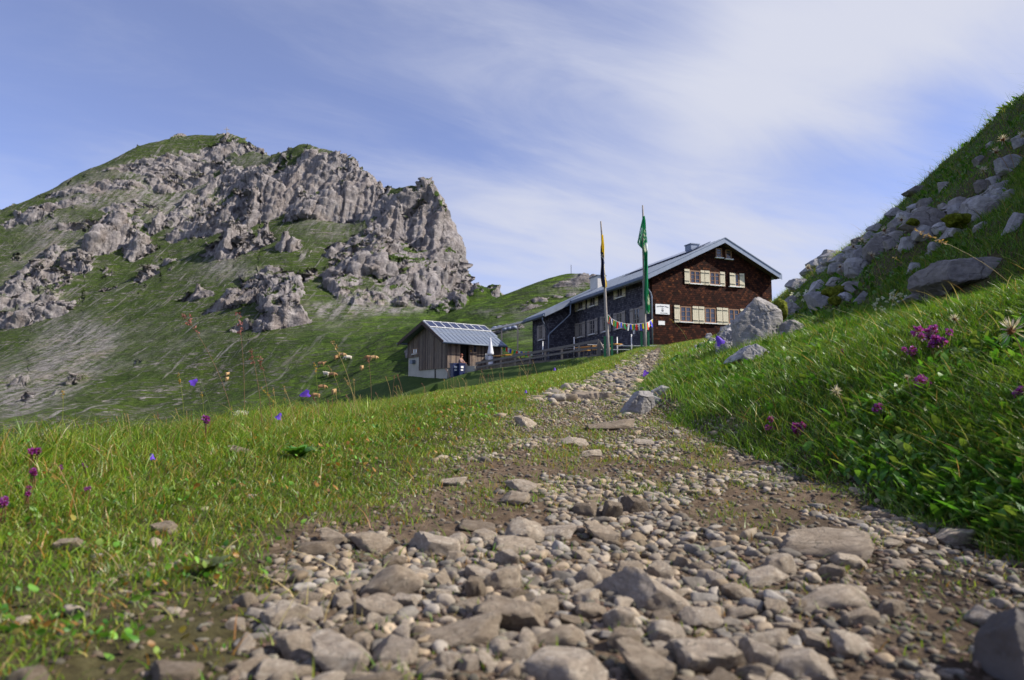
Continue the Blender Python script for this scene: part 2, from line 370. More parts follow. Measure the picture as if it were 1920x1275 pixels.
def build_ground():
    az = np.concatenate([np.arange(-180, -50, 4), np.arange(-50, 50, .12), np.arange(50, 180.1, 4)]) * math.pi / 180
    r = np.concatenate([[.12, .25], .36 * 1.0068 ** np.arange(0, 800)]); r = r[r < 78]
    r = np.concatenate([r, [90, 120, 200, 400, 900, 2000, 4000]])
    A, R = np.meshgrid(az, r, indexing='ij')
    X = R * np.sin(A); Y = R * np.cos(A)
    Z = ground_h(X, Y)
    Z = np.where(R > 78, np.minimum(Z, -8.0 - (R - 78) * .03), Z)
    pm = pathmask(X, Y) * (Y > -3)
    far = sstep(6, 20, R)
    dr = np.maximum(X - I(Y, PR), 0)
    V = np.stack([X, Y, Z], -1).reshape(-1, 3)
    hum_shade = sstep(.5, .82, X + .2 * fbm2(X * 4, Y * 4, 3, 77)) * (1 - sstep(1.5, 2.1, Y)) * (Y > 0)  # dark humus soil, with the bank's shadow painted into the same patch
    m, nt, N, L, B = new_mat('ground_soil_and_turf')
    tc = N.new('ShaderNodeTexCoord').outputs['Object']
    def attr(k):
        a = N.new('ShaderNodeAttribute'); a.attribute_name = k; return a.outputs['Fac']
    n1 = nz(N, L, tc, 3.0, 8, .6, .4); n2 = nz(N, L, tc, 28.0, 8, .65); n3 = nz(N, L, tc, 120, 5, .7)
    soil = ramp(N, L, n2, [(.3, (.045, .03, .019)), (.5, (.095, .066, .043)), (.68, (.155, .115, .08))])
    soil = mixc(N, L, ramp(N, L, n1, [(.4, (0, 0, 0)), (.7, (.5, .5, .5))]), soil, (.15, .112, .078))
    turf_n = ramp(N, L, n2, [(.3, (.03, .024, .012)), (.5, (.06, .052, .022)), (.7, (.095, .085, .04))])
    f1 = nz(N, L, tc, 1.2, 8, .7, .5); f2 = nz(N, L, tc, 9.0, 6, .7, .3, (1, 1, .35))
    turf_f = mixc(N, L, f2, mixc(N, L, ramp(N, L, f1, [(.35, (0,) * 3), (.65, (1,) * 3)]), (.035, .075, .014), (.085, .13, .028)), (.03, .05, .012))
    turf = mixc(N, L, attr('far'), turf_n, turf_f)
    pmn = mth(N, L, 'ADD', attr('path'), mth(N, L, 'MULTIPLY', mth(N, L, 'SUBTRACT', n2, .5), .7))
    pf = ramp(N, L, pmn, [(.38, (0,) * 3), (.6, (1,) * 3)])
    L.new(mixc(N, L, mth(N, L, 'MULTIPLY', attr('humus_shade'), .95), mixc(N, L, pf, turf, soil), (.03, .02, .013)), B.inputs['Base Color'])
    B.inputs['Roughness'].default_value = .95; B.inputs['Specular IOR Level'].default_value = .15
    b1 = bump(N, L, n2, .8, .012, None); bump(N, L, n3, .8, .004, B, b1)
    me = np_mesh('ground', V, [grid_faces(*X.shape)[:, ::-1]], m, True, {'path': pm.ravel(), 'far': far.ravel(), 'humus_shade': hum_shade.ravel()})
    tag(mobj('ground', me), 'grassy mountainside with a stony trodden path running up to the hut', 'ground', kind='structure')
build_ground()

# ------------------------------------------------------------------ mountain and hill sheets
class Rbf:
    def __init__(s, P, c):
        P = np.array(P, float); s.P = P[:, :2]; s.c = c
        D = s._k(P[:, None, :2] - P[None, :, :2]); n = len(P)
        A = np.zeros((n + 3, n + 3)); A[:n, :n] = D - np.eye(n) * 0.3; A[:n, n] = 1; A[:n, n + 1:] = P[:, :2]; A[n, :n] = 1; A[n + 1:, :n] = P[:, :2].T
        b = np.zeros(n + 3); b[:n] = P[:, 2]; s.w = np.linalg.solve(A, b)
    def _k(s, d): return np.sqrt((d ** 2).sum(-1) + s.c ** 2)
    def __call__(s, X, Y):
        sh = X.shape; x = X.ravel(); y = Y.ravel(); o = s.w[-3] + s.w[-2] * x + s.w[-1] * y
        for (px, py), w in zip(s.P, s.w[:-3]): o = o + w * np.sqrt((x - px) ** 2 + (y - py) ** 2 + s.c ** 2)
        return o.reshape(sh)
SKY = [(-330, 590, 300), (-150, 450, 330), (0, 396, 340), (100, 356, 350), (160, 322, 356), (205, 303, 360), (262, 273, 370), (320, 263, 378), (370, 256, 382), (430, 257, 380), (462, 262, 376), (500, 291, 362), (540, 283, 345), (575, 270, 335), (618, 283, 328), (648, 294, 322), (680, 322, 312), (700, 352, 304), (712, 371, 296), (728, 360, 284), (748, 351, 276), (768, 349, 272), (795, 357, 268), (812, 366, 264), (830, 396, 260), (839, 432, 257), (843, 470, 254), (858, 492, 247), (870, 520, 242), (875, 540, 240)]
INT = [(-300, 760, 200), (-300, 810, 110), (-120, 600, 230), (-120, 790, 130), (0, 600, 235), (0, 700, 170), (0, 795, 112), (0, 480, 290), (150, 770, 125), (130, 640, 205), (130, 500, 275), (250, 500, 275), (300, 760, 130), (300, 640, 185), (330, 440, 298), (330, 340, 345), (400, 400, 318), (400, 320, 352), (450, 470, 256), (470, 350, 330), (520, 400, 295), (600, 420, 268), (590, 350, 305), (660, 380, 295), (690, 420, 285), (400, 560, 215), (560, 540, 198), (640, 470, 250), (700, 560, 205), (660, 545, 212), (720, 470, 245), (760, 440, 262), (800, 440, 260), (780, 520, 228), (840, 540, 236), (790, 580, 195), (840, 575, 215), (500, 640, 155), (600, 600, 175), (700, 640, 132), (760, 620, 128), (800, 690, 88), (760, 700, 92), (600, 730, 112), (400, 770, 108), (400, 690, 150), (500, 790, 84), (200, 830, 82), (0, 860, 78), (-200, 860, 80), (700, 800, 66), (850, 720, 70), (850, 640, 110), (890, 600, 190), (905, 539, 216), (928, 545, 214), (943, 558, 212), (870, 562, 222), (965, 600, 205), (950, 640, 120), (1000, 660, 110), (1000, 640, 200), (1050, 650, 160), (920, 590, 250), (960, 600, 300)]
def py_of(Z, Y):
    return proj(np.zeros_like(Z), Y, Z)[1]
def vnoise_blob(PX, PY, blobs):
    s = 0
    for (bx, by, rx, ry, w) in blobs: s = s + w * np.exp(-((PX - bx) / rx) ** 2 - ((PY - by) / ry) ** 2)
    return s
def build_sheet(name, label, ctrl, c, pxr, yr, ncol, nfine, nrow, crags, blobs, mat, grass_amp, rock_amp, seed, screes=()):
    rb = Rbf(ctrl, c)
    cx = (np.linspace(*pxr, ncol) - CX) / F
    Yf = np.linspace(yr[0], yr[1], nfine)
    CXg, Yg = np.meshgrid(cx, Yf, indexing='ij'); Xg = CXg * Yg
    base = rb(Xg, Yg)
    PXg = CX + F * CXg / cP + 0 * Yg; PYg = py_of(base, Yg)
    rock = vnoise_blob(PXg, PYg, blobs)
    n1 = fbm2(Xg / 30, Yg / 30, 4, seed); n2 = fbm2(Xg / 9, Yg / 14, 4, seed + 5)
    rock = rock + .6 * n1 + .95 * n2
    rk = sstep(.42, .85, rock)
    H = base + grass_amp * (fbm2(Xg / 28, Yg / 28, 3, seed + 1) + .35 * fbm2(Xg / 7, Yg / 7, 3, seed + 2))
    H = H + rk * rock_amp * (ridge2((Xg - .6 * base) / 19 + .3 * n1, (Yg + .3 * base) / 26, 4, seed + 3) * .7 + .35)
    # crags: jagged towers rising out of the slope
    cr = np.zeros_like(H); rr = np.random.default_rng(seed)
    zx = fbm2(Xg / 3.2, Yg / 3.2, 3, seed + 8)
    for (bx, by, w, h, n) in crags:
        for q in range(n):
            px = bx + rr.uniform(-.5, .5) * w; pyb = by + rr.uniform(-.12, .12) * h - (px - bx) * 0.25
            ci = int(np.clip(round(((px - CX) / F - cx[0]) / (cx[1] - cx[0])), 0, ncol - 1))
            k = np.nonzero(PYg[ci] <= pyb)[0]
            if not len(k): continue
            y0 = Yf[k[0]]; x0 = cx[ci] * y0; s = y0 / F
            hh = h * s * rr.uniform(.45, 1.0) * (1 - 1.1 * abs(px - bx) / w); ww = max(w * s * rr.uniform(.16, .34), 1.5)
            zt = base[ci, k[0]] + hh
            c0 = max(0, ci - int(2.4 * ww / s / (cx[1] - cx[0]) / F) - 3); c1 = min(ncol, 2 * ci - c0 + 1)
            j0 = np.searchsorted(Yf, y0 - 1.2 * hh - 4); j1 = np.searchsorted(Yf, y0 + 3.5 * ww + hh * 2 + 5)
            sl = (slice(c0, c1), slice(j0, j1)); dx = np.abs(Xg[sl] - x0); dy = Yg[sl] - y0
            z = zt - np.where(dy < 0, 2.3 * -dy, .22 * dy + .03 * dy * dy) - hh * (dx / ww) ** 1.6 * .55 + 1.5 * zx[sl] + .8 * np.sin(dx * 1.7 + q) * (hh > 6)
            up = z > H[sl]
            H[sl] = np.where(up, z, H[sl]); cr[sl] = np.maximum(cr[sl], sstep(-.8, .8, z - H[sl] + .4))
    rk = np.maximum(rk, cr)
    # even out the rows along each profile
    ds = np.sqrt((np.diff(H, axis=1) * 1.0) ** 2 + (.35 * np.diff(Yg, axis=1)) ** 2) / Yg[:, 1:]
    S = np.concatenate([np.zeros((ncol, 1)), np.cumsum(ds, 1)], 1)
    Yo = np.empty((ncol, nrow)); Ho = np.empty_like(Yo); Ro = np.empty_like(Yo); So = np.zeros_like(Yo)
    scr = vnoise_blob(PXg, PYg, screes) + 0 * H if len(screes) else np.zeros_like(H)
    scr = sstep(.15, .85, scr + .5 * n1 * (scr > .05))
    for i in range(ncol):
        t = np.linspace(0, S[i, -1], nrow); Yo[i] = np.interp(t, S[i], Yf); Ho[i] = np.interp(t, S[i], H[i]); Ro[i] = np.interp(t, S[i], rk[i]); So[i] = np.interp(t, S[i], scr[i])
    ker = np.array([.25, .5, .25])
    Yp = np.pad(Yo, ((1, 1), (0, 0)), 'edge'); Yo = Yo
    P = np.stack([cx[:, None] * Yo, Yo, Ho], -1)
    du = np.gradient(P, axis=0); dv = np.gradient(P, axis=1); nrm = np.cross(du, dv); nrm /= np.linalg.norm(nrm, axis=-1, keepdims=True) + 1e-9
    nrm = nrm.reshape(-1, 3); V = P.reshape(-1, 3); R = Ro.ravel()
    slope = nrm[:, 2]
    R = np.maximum(R * sstep(.9, .66, slope + .12 * fbm3(V, 9.0, 2, seed + 60)), sstep(.6, .42, slope))
    q1 = np.abs(fbm3(V * np.array([1, .8, .3]), 9.0, 3, seed + 40)); q2 = np.abs(fbm3(V * np.array([1, 1, .6]), 3.0, 3, seed + 41))
    bed = (V[:, 2] * .8 + V[:, 0] * .33 + V[:, 1] * .12 + 2.0 * fbm3(V, 14.0, 2, seed + 44)) / 4.2; bed = bed - np.floor(bed); bed = np.where(bed < .8, bed / .8, (1 - bed) / .2)
    e1 = np.array([-.55, -.25, -.8]); e1 /= np.linalg.norm(e1); W_ = V + 1.6 * np.stack([fbm3(V, 11., 2, seed + 70), fbm3(V + 50, 11., 2, seed + 71), fbm3(V + 90, 11., 2, seed + 72)], 1)
    W_ = W_ - (W_ @ e1)[:, None] * e1 * .68; ra = np.array([[.8, .6, 0], [-.48, .64, .6], [.36, -.48, .8]]); U = W_ @ ra.T; U2 = W_ @ ra
    d = R * (3.0 * lin3(U, 7.5, seed + 80) + 1.7 * lin3(U2, 3.4, seed + 81) + .8 * lin3(U, 1.5, seed + 82) + 2.0 * np.minimum(q1, .4) - .8 + .7 * bed)
    d = d - (1 - R) * .25 * fbm3(V, 3.0, 2, seed + 50)
    V = V + nrm * d[:, None] * np.clip(rock_amp / 4, .2, 1)
    me = np_mesh(name, V, [grid_faces(ncol, nrow)], mat, True, {'rock': R, 'scree': So.ravel()})
    o = tag(mobj(name, me), label, name, kind='structure')
    return o, dict(cx=cx, Y=Yo, Z=V[:, 2].reshape(ncol, nrow), X=V[:, 0].reshape(ncol, nrow))
def sheet_hit(g, px, py):
    ci = int(np.clip(np.searchsorted(g['cx'], (px - CX) / F), 0, len(g['cx']) - 1))
    pp = py_of(g['Z'][ci], g['Y'][ci]); k = np.nonzero(pp <= py)[0]; i = k[0] if len(k) else int(np.argmin(pp))
    return Vector((g['X'][ci, i], g['Y'][ci, i], g['Z'][ci, i]))
def m_mountain():
    m, nt, N, L, B = new_mat('mountain_rock_and_turf')
    tc = N.new('ShaderNodeTexCoord').outputs['Object']; a = N.new('ShaderNodeAttribute'); a.attribute_name = 'rock'
    n1 = nz(N, L, tc, .09, 9, .62, .4); n2 = nz(N, L, tc, .55, 8, .7, .3, (1, .6, .5)); n3 = nz(N, L, tc, .16, 8, .66, .5, (3.0, .16, .5), (0, 0, .14))
    n4 = nz(N, L, tc, .8, 6, .7, 1.2, (.22, .5, 2.2))
    rock = ramp(N, L, n2, [(.3, (.115, .105, .108)), (.5, (.30, .272, .268)), (.7, (.47, .435, .42))])
    rock = mixc(N, L, ramp(N, L, n1, [(.5, (0,) * 3), (.72, (.55,) * 3)]), rock, (.30, .235, .19))
    turf = mixc(N, L, ramp(N, L, n1, [(.35, (0,) * 3), (.62, (1,) * 3)]), (.065, .135, .016), (.14, .225, .026))
    turf = mixc(N, L, ramp(N, L, n4, [(.4, (0,) * 3), (.56, (.85,) * 3)]), turf, (.026, .042, .014))
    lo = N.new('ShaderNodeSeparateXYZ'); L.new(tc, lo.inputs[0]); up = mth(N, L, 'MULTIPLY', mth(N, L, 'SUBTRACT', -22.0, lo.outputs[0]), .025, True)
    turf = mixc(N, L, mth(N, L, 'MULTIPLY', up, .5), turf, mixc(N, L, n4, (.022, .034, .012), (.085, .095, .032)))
    n7 = nz(N, L, tc, 1.5, 4, .6, .5, (.55, .9, 1.5)); turf = mixc(N, L, ramp(N, L, n7, [(.5, (0,) * 3), (.66, (.8,) * 3)]), turf, (.02, .036, .01))
    # scree streaks running down the fall line and thin stony steps between the turf
    sa = N.new('ShaderNodeAttribute'); sa.attribute_name = 'scree'
    st = ramp(N, L, n3, [(.57, (0,) * 3), (.65, (.8,) * 3)])
    stp = mth(N, L, 'MULTIPLY', ramp(N, L, n4, [(.53, (0,) * 3), (.63, (1,) * 3)]), ramp(N, L, n1, [(.36, (0,) * 3), (.56, (1,) * 3)]))
    f = mth(N, L, 'ADD', a.outputs['Fac'], mth(N, L, 'MULTIPLY', mth(N, L, 'SUBTRACT', n2, .5), .9))
    f = ramp(N, L, f, [(.3, (0,) * 3), (.5, (1,) * 3)])
    f = mth(N, L, 'MAXIMUM', f, mth(N, L, 'MULTIPLY', mth(N, L, 'MAXIMUM', st, stp), mth(N, L, 'ADD', mth(N, L, 'MULTIPLY', up, .8), .12)), True)
    n5 = nz(N, L, tc, 1.0, 7, .75, 1.0, (.35, .6, 2.0)); n6 = nz(N, L, tc, .22, 6, .6, .4, (2.4, .2, .5), (0, 0, .14))
    sc = mth(N, L, 'MULTIPLY', sa.outputs['Fac'], ramp(N, L, mth(N, L, 'ADD', mth(N, L, 'MULTIPLY', n5, .65), mth(N, L, 'MULTIPLY', n6, .45)), [(.49, (0,) * 3), (.6, (1,) * 3)]), True)
    f = mth(N, L, 'MAXIMUM', f, mth(N, L, 'MULTIPLY', sc, .9), True)
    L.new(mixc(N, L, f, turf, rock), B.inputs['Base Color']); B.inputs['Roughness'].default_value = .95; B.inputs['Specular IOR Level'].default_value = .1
    h = mth(N, L, 'ADD', mth(N, L, 'MULTIPLY', n2, .6), mth(N, L, 'MULTIPLY', n4, .5))
    b1 = bump(N, L, h, 1.0, 2.4, None); bump(N, L, nz(N, L, tc, 2.2, 5, .7), .7, .35, B, b1)
    return m
M['mountain'] = m_mountain()
def ctrl(lst): return [tuple(at(*p)) for p in lst]
def build_mountain():
    P = ctrl(SKY + INT)
    for p in SKY[:-3]:
        b = at(*p); P.append((b.x * 1.16, b.y + 60, b.z - 48))
        P.append((b.x * 1.5, b.y + 200, b.z - 150))
    for (px, py, Y) in ((900, 575, 236), (915, 585, 245), (900, 600, 262), (890, 590, 275), (930, 600, 290)):
        P.append(tuple(at(px, py, Y)))
    crags = [(350, 432, 70, 48, 9), (415, 415, 75, 75, 11), (485, 395, 85, 88, 12), (540, 385, 50, 45, 5), (205, 455, 60, 78, 8), (168, 468, 30, 70, 5), (250, 472, 42, 55, 6), (285, 425, 34, 40, 4), (130, 505, 34, 70, 5), (105, 500, 40, 40, 4), (60, 528, 70, 56, 8), (20, 545, 50, 40, 5),
             (425, 470, 60, 75, 8), (470, 462, 50, 60, 6), (530, 468, 40, 36, 4), (262, 520, 44, 36, 5), (310, 492, 28, 20, 3), (195, 545, 24, 14, 3), (40, 600, 110, 40, 9), (370, 556, 46, 34, 4), (455, 562, 80, 50, 8), (530, 605, 80, 54, 9), (480, 612, 50, 40, 5), (500, 528, 70, 40, 6), (570, 520, 50, 30, 5),
             (600, 400, 90, 60, 9), (655, 385, 80, 70, 9), (690, 370, 46, 50, 6), (560, 315, 70, 26, 6), (620, 310, 60, 26, 6), (740, 440, 64, 84, 11), (780, 430, 60, 60, 11), (812, 470, 40, 60, 8), (835, 540, 50, 46, 8), (800, 545, 80, 66, 10), (665, 535, 80, 80, 10), (715, 530, 60, 64, 8), (763, 562, 24, 50, 3), (640, 470, 60, 40, 6), (700, 470, 60, 50, 7),
             (400, 277, 70, 16, 6), (445, 276, 40, 18, 4), (330, 296, 60, 6, 4), (240, 316, 60, 8, 4), (35, 408, 70, 22, 7), (345, 345, 60, 26, 6), (290, 350, 60, 18, 5), (255, 306, 90, 11, 7), (170, 350, 90, 14, 8), (95, 388, 70, 15, 6), (300, 335, 80, 18, 6), (205, 392, 70, 16, 6), (385, 312, 60, 14, 5), (140, 420, 60, 14, 5), (470, 320, 60, 14, 4)]
    blobs = [(765, 430, 95, 85, 1.3), (840, 520, 50, 70, 1.2), (700, 500, 80, 50, 1), (640, 340, 75, 50, .8), (560, 315, 50, 34, .5), (470, 355, 90, 50, .9), (370, 410, 70, 30, .9), (400, 262, 80, 12, .5), (215, 430, 80, 45, .8), (60, 530, 80, 40, .7), (40, 590, 90, 25, .5), (30, 402, 60, 14, .6), (200, 335, 70, 12, .45), (300, 285, 60, 10, .45), (520, 585, 60, 40, 1), (490, 540, 60, 40, .7), (700, 562, 110, 22, .7), (650, 510, 50, 50, .9), (350, 500, 90, 40, .25), (440, 440, 60, 40, .4), (925, 552, 20, 10, .6), (890, 560, 30, 12, -.6),
             (572, 428, 70, 22, -1.3), (400, 480, 50, 30, -.8), (640, 487, 40, 16, -.7), (420, 600, 90, 40, -.6), (640, 620, 160, 36, -1.2), (700, 680, 200, 60, -1.2), (300, 470, 40, 20, -.7), (470, 700, 150, 60, -.6), (590, 280, 40, 12, -.4), (280, 300, 50, 14, -.4), (420, 300, 60, 14, -.6), (180, 370, 50, 20, -.6), (580, 560, 60, 16, -.5), (270, 600, 120, 60, -.25)]
    return build_sheet('mountain', 'rugged limestone mountain with grassy slopes and jagged crags left of the hut', P, 5.0, (-330, 1000), (58, 470), 1000, 1100, 620, crags, blobs, M['mountain'], 1.6, 4.5, 11, [(140, 640, 90, 50, 1.0), (30, 740, 70, 50, 1.1), (110, 700, 50, 40, .7), (260, 350, 110, 30, .7), (320, 400, 80, 40, .9), (120, 440, 120, 40, .4), (60, 480, 80, 40, .45), (420, 300, 80, 20, .5), (470, 520, 60, 25, .6), (400, 500, 60, 40, .5), (300, 690, 40, 12, .5), (680, 575, 120, 14, .9), (730, 572, 60, 12, .8), (560, 420, 40, 40, .4), (660, 430, 60, 40, .5), (620, 600, 50, 30, .45), (620, 310, 60, 30, .5), (0, 560, 90, 50, .7), (150, 365, 100, 24, .75), (60, 420, 80, 20, .6), (250, 318, 80, 18, .9), (330, 300, 60, 20, .6), (520, 350, 60, 40, .5), (350, 620, 120, 40, .35)])
MT, MTG = build_mountain()
def build_hill():
    sky = [(690, 790, 108), (725, 720, 110), (755, 660, 112), (790, 612, 114), (830, 592, 116), (880, 578, 118), (930, 563, 120), (965, 551, 119), (1000, 534, 118), (1040, 517, 116), (1075, 512, 115), (1105, 517, 114), (1150, 532, 114), (1250, 556, 112), (1400, 570, 110), (1600, 580, 110), (1800, 600, 110)]
    itn = [(690, 840, 90), (725, 780, 90), (760, 715, 88), (800, 660, 90), (820, 625, 100), (880, 610, 100), (880, 640, 86), (900, 660, 76), (940, 640, 78), (940, 665, 66), (1000, 600, 92), (1000, 640, 74), (1060, 560, 105), (1060, 610, 84), (1200, 600, 90), (1400, 610, 80), (1700, 640, 80), (980, 668, 62), (900, 690, 62), (800, 735, 62), (740, 800, 62), (1100, 690, 58), (1400, 700, 58), (1800, 720, 58), (680, 850, 66)]
    P = ctrl(sky + itn)
    for p in sky:
        b = at(*p); P.append((b.x * 1.15, b.y + 16, b.z - 4)); P.append((b.x * 1.5, b.y + 60, b.z - 35))
    blobs = [(1090, 525, 30, 20, .6), (990, 575, 70, 14, .45), (1060, 560, 50, 14, .35), (930, 600, 60, 8, .25), (940, 640, 60, 60, -.6), (850, 640, 100, 60, -.8)]
    crags = [(1090, 530, 40, 14, 7), (1000, 580, 70, 10, 8), (1050, 560, 60, 10, 8), (960, 620, 60, 6, 5)]
    return build_sheet('hill', 'rounded grassy hill with scattered rocks rising behind the hut', P, 4.0, (700, 1850), (57, 190), 640, 700, 300, crags, blobs, M['mountain'], .8, 1.2, 57, [(1060, 545, 60, 22, .75), (985, 585, 80, 22, .6), (1095, 525, 30, 14, .8), (930, 620, 60, 18, .35), (900, 585, 50, 10, .4), (1000, 640, 60, 20, .3)])
HL, HLG = build_hill()
# ------------------------------------------------------------------ hut
HUT0 = at(1225, 645, 42); HA = math.radians(19.7)
def m_shingle(name, cols, hl):
    m, nt, N, L, B = new_mat(name)
    tc = N.new('ShaderNodeTexCoord').outputs['Object']
    sp = N.new('ShaderNodeSeparateXYZ'); L.new(tc, sp.inputs[0])
    cb = N.new('ShaderNodeCombineXYZ'); L.new(mth(N, L, 'ADD', sp.outputs[0], sp.outputs[1]), cb.inputs[0]); L.new(sp.outputs[2], cb.inputs[1])
    br = N.new('ShaderNodeTexBrick'); L.new(cb.outputs[0], br.inputs['Vector'])
    br.inputs['Color1'].default_value = (0, 0, 0, 1); br.inputs['Color2'].default_value = (1, 1, 1, 1); br.inputs['Mortar'].default_value = (0.1, 0.1, 0.1, 1)
    br.inputs['Scale'].default_value = 1.0; br.inputs['Brick Width'].default_value = .2; br.inputs['Row Height'].default_value = .14; br.inputs['Mortar Size'].default_value = .012; br.inputs['Mortar Smooth'].default_value = .6; br.offset = .5
    n = nz(N, L, cb.outputs[0], 2.4, 6, .6); n2 = nz(N, L, cb.outputs[0], 12, 3, .6)
    v = mth(N, L, 'ADD', mth(N, L, 'MULTIPLY', br.outputs['Color'], .62), mth(N, L, 'MULTIPLY', mth(N, L, 'SUBTRACT', n, .5), .5))
    v = mth(N, L, 'ADD', v, mth(N, L, 'MULTIPLY', mth(N, L, 'SUBTRACT', n2, .5), .75))
    c = ramp(N, L, v, [(.0, cols[0]), (.38, cols[1]), (.66, cols[2]), (.8, hl)])
    L.new(mixc(N, L, br.outputs['Fac'], c, tuple(x * .4 for x in cols[0])), B.inputs['Base Color'])
    B.inputs['Roughness'].default_value = .9; B.inputs['Specular IOR Level'].default_value = .1
    fr = mth(N, L, 'FRACT', mth(N, L, 'DIVIDE', sp.outputs[2], .14))
    hgt = mth(N, L, 'ADD', mth(N, L, 'MULTIPLY', fr, -1.0), mth(N, L, 'MULTIPLY', br.outputs['Color'], .3))
    bump(N, L, hgt, .9, .02, B); return m
M['shingle_brown'] = m_shingle('brown_shingles', [(.012, .005, .004), (.034, .0105, .0065), (.08, .026, .012)], (.31, .13, .042))
M['shingle_grey'] = m_shingle('grey_shingles', [(.04, .039, .052), (.08, .078, .098), (.125, .122, .145)], (.17, .165, .185))
M['tin'] = simple('zinc_sheet', (.20, .235, .30), .5, .12, 3, .45, 0, .5, (1, 4, 1))
M['tin_dark'] = simple('dark_zinc', (.12, .15, .2), .5, .12, 3, .3)
M['cream_wood'] = simple('cream_shutter_wood', (.60, .54, .40), .7, .2, 6, 0, .3, .3, (8, 8, 1))
M['grey_wood'] = simple('weathered_grey_wood', (.30, .27, .25), .85, .3, 6, 0, .4, .2, (6, 6, .6))
M['fence_wood'] = simple('fence_wood', (.17, .15, .14), .9, .35, 6, 0, .4, .2, (6, 6, .6))  # darker copy of the grey wood: the fence's unlit side painted in
M['brown_wood'] = simple('brown_window_wood', (.26, .14, .075), .6, .2, 8, 0, .2)
M['dark_wood'] = simple('dark_soffit_wood', (.05, .03, .024), .8, .3, 6)
M['white_paint'] = simple('white_paint', (.78, .78, .77), .5, .05, 5)
M['iron'] = simple('black_iron', (.03, .03, .032), .5, .2, 20, .5)
M['concrete'] = simple('concrete', (.40, .38, .34), .9, .16, 1.3, 0, .3)
M['pale_plaster'] = simple('pale_plaster', (.62, .60, .57), .85, .1, 2)
M['yellow_wood'] = simple('varnished_bench_wood', (.62, .30, .035), .4, .2, 8, 0, 0, .5, (1, 8, 8))
M['green_paint'] = simple('green_paint', (.02, .16, .06), .5, .2, 8)
M['panel'] = simple('solar_glass', (.012, .018, .05), .12, .2, 2, 0, 0, .7)
M['blue_plastic'] = simple('blue_plastic', (.012, .022, .085), .45, .15, 4)
M['interior'] = simple('dark_interior', (.012, .011, .012), .9)
M['ink'] = simple('black_lettering', (.02, .02, .025), .6)
M['red_brick'] = simple('red_brick', (.3, .09, .05), .9, .3, 14)
def m_glass():
    m, nt, N, L, B = new_mat('window_glass')
    tc = N.new('ShaderNodeTexCoord').outputs['Object']
    L.new(ramp(N, L, nz(N, L, tc, 1.5, 3, .5), [(.3, (.012, .014, .02)), (.7, (.06, .06, .075))]), B.inputs['Base Color'])
    B.inputs['Roughness'].default_value = .06; B.inputs['Specular IOR Level'].default_value = .8; return m
M['glass'] = m_glass()
hut = tag(empty('mountain_hut', HUT0, HA), 'large brown shingled mountain hut with gable roof and cream shutters', 'hut')
zr = lambda u: 4.56 + .475 * u if u < 5.42 else 4.56 + .475 * 5.42 - .475 * (u - 5.42)   # underside of roof
